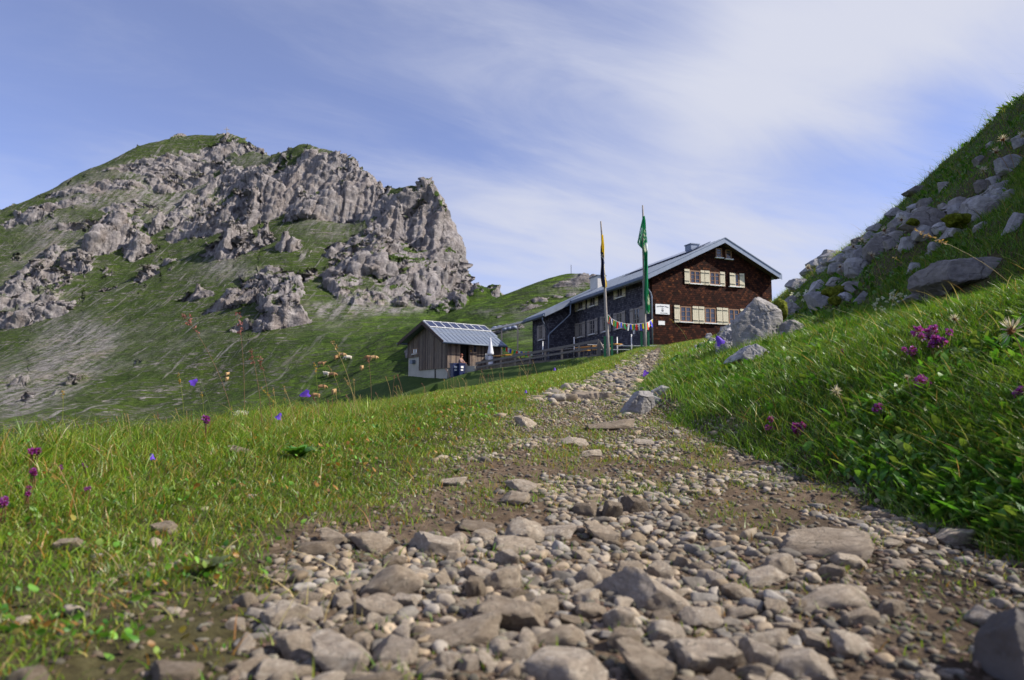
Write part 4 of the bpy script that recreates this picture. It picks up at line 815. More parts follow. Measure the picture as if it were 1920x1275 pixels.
# ------------------------------------------------------------------ flagpoles, flags, prayer flags, cross, antenna
def cloth(name, edges, Y, colf, label, wave=.05, ny=60, nx=14):
    """edges: (py, px_left, px_right) along the hanging cloth"""
    E_ = np.array(edges, float); ys = np.linspace(E_[0, 0], E_[-1, 0], ny); l = np.interp(ys, E_[:, 0], E_[:, 1]); r = np.interp(ys, E_[:, 0], E_[:, 2])
    V = []; col = []
    for i, py in enumerate(ys):
        for j in range(nx):
            s = j / (nx - 1); px = l[i] + (r[i] - l[i]) * s; p = at(px, py, Y)
            V.append((p.x, p.y + wave * 2.2 * math.sin(s * 9 + py * .035) * (.3 + .7 * min(1, i / 12)) + wave * math.sin(py * .11 + s * 4), p.z)); col.append(colf(s, i / (ny - 1), px, py))
    me = np_mesh(name, V, [grid_faces(ny, nx)], M['cloth'], True, {'col': np.array(col)})
    return tag(mobj(name, me), label, 'flag')
def build_flags():
    for (bx, by, tx, ty, Y, lab) in ((1209.5, 652, 1205, 385, 38.0, 'taller wooden flagpole by the hut corner carrying the green flag'), (1141, 668, 1126.5, 415, 37.2, 'shorter leaning wooden flagpole carrying the black and yellow flag')):
        b = at(bx, by, Y); t = at(tx, ty, Y); o = tag(empty('flagpole', b), lab, 'flagpole', 'flagpoles in front of the hut'); d = t - b
        k = 12; MB().tube([d * (i / k) + Vector((.012 * math.sin(i * 1.3), 0, 0)) - (Vector((0, 0, .5)) if i == 0 else Vector()) for i in range(k + 1)], [.105 - .06 * i / k for i in range(k + 1)], 10).build('pole', M['grey_wood'], o, True)
        for sx in (-1, 1): MB().bar((sx * .2, -.02, -.4), (sx * .2, -.02, 1.15 if Y < 38 else .95), .09, .12).build('support_post', M['green_paint'], o)
    G = (.012, .19, .085); W = (.7, .74, .78)
    def gcol(s, t, px, py):
        v = math.sin(px * 1.9 + py * .8) * math.sin(py * .55 + px * .4)
        if 428 < py < 452 and v > .45: return W
        if 452 <= py < 460 and s < .35 and v > .2: return W
        if 457 < py < 473 and px > 1208.6: return W
        if 552 < py < 572 and px > 1214.5 and v > -.4: return W
        if py > 583 and v > .2: return W
        return G if s < .55 else tuple(c * 1.15 for c in G)
    cloth('flag', [(405, 1205.7, 1208.3), (415, 1203.6, 1210), (430, 1200, 1211.3), (447, 1196.5, 1213), (456, 1194.3, 1213.6), (462, 1199, 1213.8), (469, 1206, 1214.3), (476, 1207, 1214.7), (500, 1207.3, 1215.8), (520, 1206.6, 1215.6), (550, 1207.5, 1216.8), (575, 1209, 1218), (588, 1210.5, 1217.6)], 37.85, gcol, 'long green banner with white print hanging on the taller flagpole')
    def ycol(s, t, px, py):
        Yl = (.72, .50, .015); K = (.03, .025, .045)
        lim = 462 + 22 * (px - 1127) / 6.0
        if py < lim: return Yl
        if py > 494 and px > 1132.8 + (py - 494) * .055: return (.72, .52, .1) if py > 520 else (.75, .68, .45)
        if abs((py - 480) - (px - 1128) * 1.6) < 1.2 or abs((py - 480) + (px - 1128) * .9) < 1.0: return (.6, .6, .65)
        return K if s < .3 else (.025, .03, .09)
    cloth('flag', [(440, 1128, 1131.2), (456, 1127.4, 1132.4), (462, 1126, 1133), (475, 1125.7, 1133.4), (495, 1126.3, 1134), (515, 1125.3, 1135.4), (524, 1126.5, 1137.0), (532, 1128, 1138.6), (538, 1129.5, 1138.0)], 37.05, ycol, 'narrow black and yellow flag hanging on the shorter flagpole')
    pal = [(.04, .35, .1), (.75, .05, .03), (.8, .8, .82), (.05, .06, .55), (.75, .62, .03)]
    def string(name, pts, n, size, lab, start=0):
        P = [at(*p) for p in pts]; sg = []; tot = 0
        cum = [0]
        for a, b in zip(P, P[1:]): cum.append(cum[-1] + (b - a).length)
        def pos(t):
            d = t * cum[-1]
            for i in range(len(P) - 1):
                if d <= cum[i + 1] + 1e-6: return P[i].lerp(P[i + 1], (d - cum[i]) / (cum[i + 1] - cum[i]))
            return P[-1]
        o = tag(empty(name, P[0]), lab, 'prayer flags', 'strings of prayer flags'); MB().tube([p - P[0] for p in P], .012, 5).build('string', M['white_paint'], o)
        rr = random.Random(n)
        for i in range(n):
            a = pos((i + .08) / n) - P[0]; b = pos((i + .92) / n) - P[0]; hh = size * rr.uniform(.85, 1.1); sw = rr.uniform(-.1, .1); dy = rr.uniform(-.1, .1)
            V = []
            for r in range(4):
                f = r / 3
                for c in range(4): q = a.lerp(b, c / 3); V.append((q.x + sw * f, q.y + dy * f + .03 * math.sin(c * 2 + i + f * 3), q.z - hh * f))
            me = np_mesh('pennant', V, [grid_faces(4, 4)], M['cloth'], True, {'col': np.array([pal[(i + start) % 5]] * 16)})
            fo = mobj('pennant', me, o)
    string('prayer_flags', [(1139.5, 590, 36.95), (1147, 598, 37.1), (1158, 603.5, 37.3), (1172, 607, 37.5), (1188, 608.5, 37.65), (1207, 606, 37.7)], 20, .36, 'colourful prayer flag string sagging between the two flagpoles')
    string('prayer_flags', [(1210.5, 606.5, 37.9), (1216, 604, 39.5), (1224, 598.5, 41.6)], 5, .4, 'short prayer flag string from the taller flagpole to the hut downpipe')
    string('prayer_flags', [(940, 647, 54.8), (950, 651, 54.9), (962, 656, 55), (978, 659.5, 55), (997, 659, 55)], 14, .38, 'prayer flag string hanging in front of the dry stone wall', 4)
    t = sheet_hit(MTG, 403, 258); cz = at(403, 238, t.y).z; o = tag(empty('summit_cross', (t.x, t.y, t.z)), 'tiny summit cross on top of the highest rocky peak', 'cross'); hh = max(cz - t.z, 4.5)
    MB().tube([(0, 0, -1), (0, 0, hh)], .16, 6).build('upright', M['grey_wood'], o); MB().bar((-1.2, -.7, hh * .72), (1.2, .7, hh * .78), .3, .3).build('crossbar', M['grey_wood'], o)
    t = sheet_hit(HLG, 1071, 515); o = tag(MB().tube([(t.x, t.y, t.z - .3), (t.x, t.y, t.z + 1.7)], .045, 5).build('mast', M['iron']), 'thin mast on top of the rounded hill behind the hut', 'mast')
build_flags()
# ------------------------------------------------------------------ stones and rocks
def ico(sub):
    bm = bmesh.new(); bmesh.ops.create_icosphere(bm, subdivisions=sub, radius=1.0)
    V = np.array([v.co[:] for v in bm.verts]); Fc = np.array([[v.index for v in f.verts] for f in bm.faces]); bm.free()
    return V / np.linalg.norm(V, axis=1, keepdims=True), Fc
ICO = {s: ico(s) for s in (1, 2, 3, 4, 5)}
def poly_r(D, Nn, dd, p):
    q = np.maximum(D @ Nn.T, 0) / dd[None, :]
    return (q ** p).sum(1) ** (-1.0 / p)
def rock_shape(seed, sub=3, nplanes=13, p=14, rough=.05):
    rr = np.random.default_rng(seed); D, Fc = ICO[sub]
    n = rr.normal(size=(nplanes, 3)); n /= np.linalg.norm(n, axis=1, keepdims=True); d = rr.uniform(.62, 1.0, nplanes)
    # six rough box faces keep it closed
    ax = np.concatenate([np.eye(3), -np.eye(3)]) + rr.normal(0, .22, (6, 3)); ax /= np.linalg.norm(ax, axis=1, keepdims=True)
    n = np.concatenate([n, ax]); d = np.concatenate([d, rr.uniform(.75, 1.0, 6)])
    V = D * poly_r(D, n, d, p)[:, None]
    nz_ = fbm3(V + seed * 3.1, .7, 3, seed) * rough * 2 + fbm3(V + seed * 1.7, .22, 2, seed + 9) * rough * .5
    return V * (1 + nz_)[:, None], Fc
STONE_MESH = []
for i in range(14):
    V, Fc = rock_shape(100 + i, 4, 6 + i % 5, [14, 26, 40, 20][i % 4], .075)
    STONE_MESH.append(np_mesh('path_stone', V, [Fc], M['pebble'])); STONE_MESH[-1].set_sharp_from_angle(angle=math.radians(24))
PLACED = []   # (x, y, r)
def size_at(px, Y): return px * Y / F
def put_stone(px, py, w, h, rot=0.0, tilt=0.0, proto=None, yaw=None, depth=None):
    """px,py: centre of its foot in the picture; w,h: picture size"""
    g = hit(px, py); s = g.y / F; W_, H_ = w * s, h * s * 1.0
    me = STONE_MESH[proto if proto is not None else random.randrange(len(STONE_MESH))]
    o = mobj('path_stone', me); o.scale = (W_ / 1.92, (depth or .8) * W_ / 1.92, max(H_ / 1.85, W_ * .17))
    o.location = (g.x, g.y + W_ * .25, g.z + H_ * .14); o.rotation_euler = (tilt, rot, yaw if yaw is not None else random.uniform(-.4, .4))
    PLACED.append((g.x, g.y + W_ * .2, W_ * .5)); return o
NAMED = [  # px, py(foot), w, h, roll, tilt, label
    (720, 1118, 100, 52, -.62, 0, 'brown elongated stone tipped up on end above the pale slabs left of the path centre'),
    (960, 1182, 125, 70, .1, 0, 'large rounded tan stone in the middle of the path foreground'),
    (1245, 1150, 125, 62, .5, 0, 'long pale grey stone lying diagonally right of the path centre'),
    (1075, 1288, 180, 66, .05, 0, 'largest pale flat stone cut off by the bottom edge'),
    (642, 1268, 118, 66, -.04, 0, 'big pale blocky stone near the bottom left of the path'),
    (552, 1234, 82, 54, .1, 0, 'tan flat-topped stone left of the big pale blocky stone'),
    (738, 1252, 90, 50, -.05, 0, 'grey flat stone with a white rim right of the big pale blocky stone'),
    (868, 1212, 135, 54, -.14, 0, 'long grey brown slab in front of the large rounded tan stone'),
    (1560, 1046, 160, 62, -.1, 0, 'broad dark grey humped stone at the right side of the path'),
    (1472, 1078, 66, 52, .05, 0, 'pale blunt stone just left of the dark humped stone'),
    (1602, 1068, 74, 42, .15, 0, 'blue grey rounded stone in front of the dark humped stone'),
    (1566, 1086, 46, 34, 0, 0, 'small pale cube-like stone between two larger ones on the right'),
    (1592, 1138, 130, 44, -.12, 0, 'long grey stone half sunk in soil on the right of the path'),
    (1440, 1098, 92, 36, -.25, 0, 'tilted tan slab below the pale blunt stone'),
    (706, 1160, 100, 36, .12, 0, 'pale rectangular slab left of the path centre'),
    (758, 1142, 44, 34, .1, 0, 'small pale square stone touching the rectangular slab'),
    (822, 1040, 88, 44, .1, 0, 'broad pale tan stone at the upper edge of the cobbles'),
    (590, 1040, 84, 30, .05, 0, 'flat pale stone at the left end of the cobbled strip'),
    (626, 1022, 56, 30, 0, 0, 'pale notched stone behind the flat stone on the left'),
    (692, 1032, 80, 36, .1, 0, 'pale lumpy stone second from the left at the cobble edge'),
    (986, 1016, 62, 46, .25, 0, 'pale wedge stone standing at the upper edge of the cobbles'),
    (1040, 1012, 80, 32, 0, 0, 'flat tan stone right beside the pale wedge stone'),
    (960, 1038, 84, 40, .08, 0, 'grey flat stone in front of the pale wedge stone'),
    (946, 1106, 72, 58, 0, 0, 'pale grey rounded stone above the large tan stone'),
    (890, 1122, 42, 58, .2, 0, 'upright grey leaf-shaped stone left of the pale rounded one'),
    (952, 1062, 50, 42, .2, 0, 'small tan horned stone behind the pale rounded stone'),
    (1110, 1098, 48, 50, -.1, 0, 'pale egg-like stone standing upright in the cobbles'),
    (1186, 1082, 68, 40, 0, 0, 'broad tan flat-topped stone behind the long diagonal one'),
    (1240, 1086, 54, 38, .1, 0, 'grey tan stone tucked behind the long diagonal stone'),
    (1148, 972, 36, 46, .3, 0, 'pale pointed stone upright on the bare soil'),
    (1196, 962, 46, 38, .1, 0, 'pale angular stone right of the pointed one on bare soil'),
    (1104, 966, 60, 32, .2, 0, 'low grey stone left of the pointed stone'),
    (1140, 1018, 70, 34, .1, 0, 'whitish rounded flat stone above the cobbles'),
    (978, 922, 62, 30, .05, 0, 'pale lens-shaped stone far up the bare soil'),
    (968, 946, 56, 26, 0, 0, 'dark grey block on the bare soil'),
    (852, 910, 44, 20, 0, 0, 'tan low stone on the upper left of the bare soil'),
    (890, 996, 70, 22, .1, 0, 'dark flat stone on the soil left of the wedge stone'),
    (1022, 1152, 64, 44, .1, 0, 'tan angular stone right of the large rounded stone'),
    (1110, 1158, 72, 36, .1, 0, 'mottled stone between the tan angular and diagonal stones'),
    (1162, 1180, 54, 50, .2, 0, 'grey upright stone with a flat face near the path centre'),
    (1072, 1212, 80, 46, .12, 0, 'grey oblong stone with a smooth end below the path centre'),
    (1178, 1222, 70, 58, .1, 0, 'broad tan stone below the long diagonal stone'),
    (1256, 1208, 76, 40, .1, 0, 'tan smooth stone right of the broad tan stone'),
    (1330, 1262, 130, 72, .05, 0, 'large rounded grey stone at the bottom edge right of centre'),
    (1434, 1266, 66, 74, .1, 0, 'tall rounded grey stone at the bottom edge'),
    (1520, 1278, 120, 62, -.12, 0, 'pale grey angular stone at the bottom right edge'),
    (1230, 1280, 110, 60, .1, 0, 'tan rounded stone at the bottom edge right of the largest flat stone'),
    (1390, 1130, 60, 36, .1, 0, 'low tan stone right of the long diagonal stone'),
    (1320, 1180, 70, 34, 0, 0, 'flat grey tan stone by the lower end of the long diagonal stone'),
    (1450, 1218, 60, 44, 0, 0, 'pale lumpy stone above the bottom right stones'),
    (1600, 1230, 74, 56, .2, 0, 'grey brown stone low on the right of the path'),
    (1682, 1160, 50, 50, .3, 0, 'pale wedge stone in the dark soil on the far right'),
    (1680, 1028, 56, 20, -.1, 0, 'white flat stone at the foot of the right bank'),
    (1800, 1020, 70, 34, -.1, 0, 'pale stone under the leaves at the foot of the right bank'),
    (462, 1138, 34, 38, .2, 0, 'small white stone alone on the soil at the left'),
    (440, 1186, 36, 34, 0, 0, 'small pale stone pair alone on the lower left soil'),
    (300, 1000, 52, 26, 0, 0, 'pale pinkish stone in the turf on the left'),
    (122, 1034, 46, 30, 0, 0, 'pale stone lying in the grass far left'),
    (320, 1285, 90, 44, 0, 0, 'pale stone at the bottom edge on the left'),
    (40, 1290, 80, 44, 0, 0, 'pale stone in the bottom left corner'),
    (448, 852, 42, 18, 0, 0, 'white stone standing out in the left meadow'),
    (985, 800, 44, 26, .25, 0, 'dark brown angular stone left of the gravel strip'),
    (1080, 838, 46, 20, .1, 0, 'brown grey stone in the middle distance of the path'),
    (1150, 806, 84, 20, -.05, 0, 'long low grey slab crossing the gravel in the middle distance'),
    (1205, 834, 40, 16, 0, 0, 'small grey stone below the long low slab'),
    (1112, 855, 46, 18, 0, 0, 'low stone in the sparse grass of the path'),
]
for n, (px, py, w, h, rot, tilt, lab) in enumerate(NAMED):
    o = put_stone(px, py, w, h, rot, tilt, (n * 5) % 14); tag(o, lab, 'stone', 'large stones on the path')
NAMED_N = len(PLACED)
def path_stones():
    """random loose stones packed between the named ones: the bigger ones are objects, the rest is gravel"""
    rr = np.random.default_rng(17); cand = []
    # strip density: cobbles close up, bare soil behind them, gravel strips further on
    def dens(x, y):
        pl = I(y, PL); pr = I(y, PR); 
        if x < pl - .12 or x > pr + .1: return 0.012 if pl - .4 < x < pr + .1 else 0
        e = min(1, (x - pl + .02) / .12, (pr + .1 - x) / .15)
        if y < 1.62:
            pat = float(fbm2(np.array([x * 3.0]), np.array([y * 3.0]), 3, 91)[0]); rt = sstep(.52, .26, x / y)
            return e * (pat > -.22) * (.1 + .9 * rt)
        pat = float(fbm2(np.array([x * 2.2]), np.array([y * 2.2]), 3, 92)[0])
        if y < 2.6: return e * (pat > (.3 if x < .1 else -.02))
        if y < 3.4: return e * (pat > .0)
        return e * (pat > -.12)
    P = list(PLACED); cell = {}
    def key(x, y): return (int(x // .08), int(y // .08))
    for q in P: cell.setdefault(key(q[0], q[1]), []).append(q)
    def ok(x, y, r, k):
        kx, ky = key(x, y)
        for i in (-2, -1, 0, 1, 2):
            for j in (-2, -1, 0, 1, 2):
                for (a, b, c) in cell.get((kx + i, ky + j), ()):
                    if (a - x) ** 2 + (b - y) ** 2 < ((c + r) * k) ** 2: return False
        return True
    res = []
    for (r0, r1, tries, ymax, k) in ((.018, .026, 300, 1.8, .95), (.011, .018, 3500, 2.6, .86), (.009, .014, 12000, 3.2, .8), (.0045, .009, 30000, 4.6, .78)):
        for _ in range(tries):
            y = .62 + (ymax - .62) * rr.random() ** 1.5; x = rr.uniform(I(y, PL) - .4, I(y, PR) + .2); r = rr.uniform(r0, r1)
            if rr.random() > dens(x, y): continue
            if r > .017 and 1.62 < y < 2.6 and rr.random() < .7: continue
            if not ok(x, y, r, k): continue
            q = (x, y, r); res.append(q); cell.setdefault(key(x, y), []).append(q)
    # far gravel: bigger chips, sparser packing
    for _ in range(9000):
        y = 2.6 + 27 * rr.random() ** 1.7; x = rr.uniform(I(y, PL) - .15, I(y, PR) + .1); r = rr.uniform(.012, .03) * (1 + y / 30) * (1 if rr.random() < .85 else 1.7)
        if rr.random() > dens(x, y) * (.9 if y > 3.4 else .6): continue
        if ok(x, y, r, .7): q = (x, y, r); res.append(q); cell.setdefault(key(x, y), []).append(q)
    res = [q for q in res if -.9 < q[0] / q[1] < .9]
    res.sort(key=lambda q: -q[2] / q[1])
    big = res[:300 - NAMED_N]; small = res[300 - NAMED_N:]
    kinds = {}
    for (x, y, r) in big:
        me = STONE_MESH[rr.integers(14)]; z = gh(x, y); o = mobj('path_stone', me)
        s = r / .86; fl = rr.uniform(.4, .8); o.scale = (s * rr.uniform(1.0, 1.25), s * rr.uniform(.75, 1.1), s * fl)
        o.location = (x, y, z + r * fl * .28); o.rotation_euler = (rr.normal(0, .22), rr.normal(0, .22), rr.uniform(0, 6.28)); PLACED.append((x, y, r))
        tag(o, 'smaller loose limestone cobble packed among the larger path stones', 'stone', 'small cobbles on the path')
    # gravel as one mass
    Vs = []; Fs = []; Cs = []; base = 0
    pro = {s: [rock_shape(300 + i, s, 8, 12, .06) for i in range(8)] for s in (2, 3)}; pro[1] = [rock_shape(350 + i, 1, 7, 10, .05) for i in range(6)]
    ext = []
    for _ in range(26000):   # crumbs of stone between the cobbles
        y = .6 + 4.5 * rr.random() ** 1.8; x = rr.uniform(I(y, PL) - .3, I(y, PR) + .15)
        if x < I(y, PL) and rr.random() < .7: continue
        if 1.6 < y < 2.8 and rr.random() < .45: continue
        ext.append((x, y, rr.uniform(.0018, .0055) * (1 + .25 * y)))
    for (x, y, r) in small + [q for q in ext if -.85 < q[0] / q[1] < .85]:
        sz = r / y * F; sub = 3 if sz > 12 else (2 if sz > 4 else 1); V, Fc = pro[sub][rr.integers(len(pro[sub]))]
        a = rr.uniform(0, 6.28); ca, sa = math.cos(a), math.sin(a); fl = rr.uniform(.4, .9)
        V = V * np.array([r * rr.uniform(1, 1.4), r * rr.uniform(.8, 1.1), r * fl]) / .86
        tx = rr.normal(0, .3); V = np.stack([V[:, 0], V[:, 1] * math.cos(tx) - V[:, 2] * math.sin(tx), V[:, 1] * math.sin(tx) + V[:, 2] * math.cos(tx)], 1)
        V = np.stack([V[:, 0] * ca - V[:, 1] * sa, V[:, 0] * sa + V[:, 1] * ca, V[:, 2]], 1) + np.array([x, y, 0])
        Vs.append((V, x, y, r * fl * .3)); Fs.append(Fc + base); base += len(V)
        t = rr.uniform(.35, 1.0); w = rr.uniform(-.03, .03); Cs.append(np.tile(np.array([(.33 + w) * t, .275 * t, (.215 - w) * t]) if r > .009 * max(1, y / 5) else (np.array([.26 + w, .215, .165]) * t * .8 if r > .006 * max(1, y / 5) else np.array([.13 + w, .095, .066]) * t), (len(V), 1)))
    zz = ground_h(np.array([v[1] for v in Vs]), np.array([v[2] for v in Vs]))
    V = np.concatenate([v[0] + np.array([0, 0, z + v[3] * .35]) for v, z in zip(Vs, zz)])
    me = np_mesh('gravel', V, [np.concatenate(Fs)], M['gravel'], True, {'col': np.concatenate(Cs)})
    tag(mobj('gravel', me), 'loose gravel and stone crumbs scattered along the path', 'gravel', kind='stuff')
path_stones()
# rocks on the bank: outlines read off the picture become closed rocks of their own distance and depth
def hull(pts):
    pts = sorted(set(pts)); 
    def half(ps):
        h = []
        for p in ps:
            while len(h) >= 2 and (h[-1][0] - h[-2][0]) * (p[1] - h[-2][1]) - (h[-1][1] - h[-2][1]) * (p[0] - h[-2][0]) <= 0: h.pop()
            h.append(p)
        return h
    a = half(pts); b = half(pts[::-1]); return a[:-1] + b[:-1]
def outline_rock(name, pts, label, mat, seed, deep=.8, foot=None, p=55, sub=4, parent=None, Yfix=None, cat='rock', group='rocks on the grassy bank', sink=.25, rough=.035):
    rr = np.random.default_rng(seed); h = hull([tuple(q) for q in pts]); xs = [q[0] for q in h]; ys = [q[1] for q in h]
    cx = (min(xs) + max(xs)) / 2; cy = (min(ys) + max(ys)) / 2; w = max(xs) - min(xs); hh = max(ys) - min(ys)
    low = max(h, key=lambda q: q[1]); g = hit(*(foot or (cx, max(ys) - .12 * hh))); Y = Yfix or g.y
    s = Y / F; c = at(cx, cy, Y); gz = gh(c.x, c.y); c.z = min(c.z, gz + .42 * hh * s) if parent is None and Yfix is None else c.z; H2 = [((x - cx) * s, (cy - y) * s) for x, y in h]; N_ = []; d_ = []
    n = len(H2)
    for i in range(n):
        a, b = H2[i], H2[(i + 1) % n]; ex, ez = b[0] - a[0], b[1] - a[1]; l = math.hypot(ex, ez)
        if l < 1e-6: continue
        nx, nz_ = ez / l, -ex / l; d0 = nx * a[0] + nz_ * a[1]
        if d0 < 0: nx, nz_, d0 = -nx, -nz_, -d0
        ty = rr.uniform(-.25, .3); v = np.array([nx, ty, nz_]); L_ = np.linalg.norm(v); dd = d0 / L_
        if nz_ < -.5: dd += sink * hh * s
        N_.append(v / L_); d_.append(max(dd, .02 * w * s))
    W_ = w * s; Dp = deep * max(W_, hh * s) * .5
    for v, d0 in (((rr.uniform(-.3, .1), -1, rr.uniform(.1, .4)), Dp * .6), ((rr.uniform(-.2, .2), 1, .1), Dp), ((.35, -1, -.1), Dp * .8), ((-.5, -.8, .5), Dp * .85), ((rr.uniform(-.2, .5), -.5, 1), Dp * .9)):
        v = np.array(v, float); N_.append(v / np.linalg.norm(v)); d_.append(d0)
    for _ in range(4):
        v = rr.normal(size=3); v[1] = -abs(v[1]) * .7; v /= np.linalg.norm(v); N_.append(v); d_.append(.52 * math.sqrt((v[0] * W_ * .5) ** 2 + (v[2] * hh * s * .5) ** 2 + (v[1] * Dp) ** 2) * 2 * rr.uniform(1.0, 1.25))
    D, Fc = ICO[sub]; V = D * poly_r(D, np.array(N_), np.array(d_), p)[:, None]
    k = max(W_, hh * s); q = V / k
    ns = fbm3(q + seed, .3, 4, seed) * rough * 1.8 + fbm3(q * 1.0 + seed, .07, 3, seed + 2) * rough * .8 + ridge2((q[:, 0] * .8 + q[:, 2] * .9) * 9 + seed, q[:, 1] * 3 + q[:, 0] * 1.2, 3, seed) * rough * .2
    V = V + D * (ns * k)[:, None]
    me = np_mesh(name, V, [Fc], mat); me.set_sharp_from_angle(angle=math.radians(24)) if mat != M.get('moss') else None; o = mobj(name, me, None, c + Vector((0, Dp * .3, 0)))
    if parent is not None:
        o.location = o.location - parent.location; o.parent = parent
    else:
        tag(o, label, cat, group); PLACED.append((c.x, Y + Dp * .15, W_ * .5))
    return o
def z8(l): return [(1330 + x / 7.5, 530 + y / 7.5) for x, y in l]
def zB(l): return [(1480 + x / 7.967, 420 + y / 7.967) for x, y in l]
def zA(l): return [(1560 + x / 5.311, 340 + y / 5.311) for x, y in l]
def zC(l): return [(1500 + x / 3.643, 150 + y / 3.643) for x, y in l]
def zP(l): return [(1060 + x / 7.97, 640 + y / 7.97) for x, y in l]
m_moss = simple('moss', (.10, .115, .012), .95, .7, 30, 0, 1.0, .1); M['moss'] = m_moss
M['darkstone'] = simple('shade_toned_stone', (.085, .075, .07), .8, .4, 6, 0, .5); RB = {}  # corner rock's shade is put into this darker stone colour
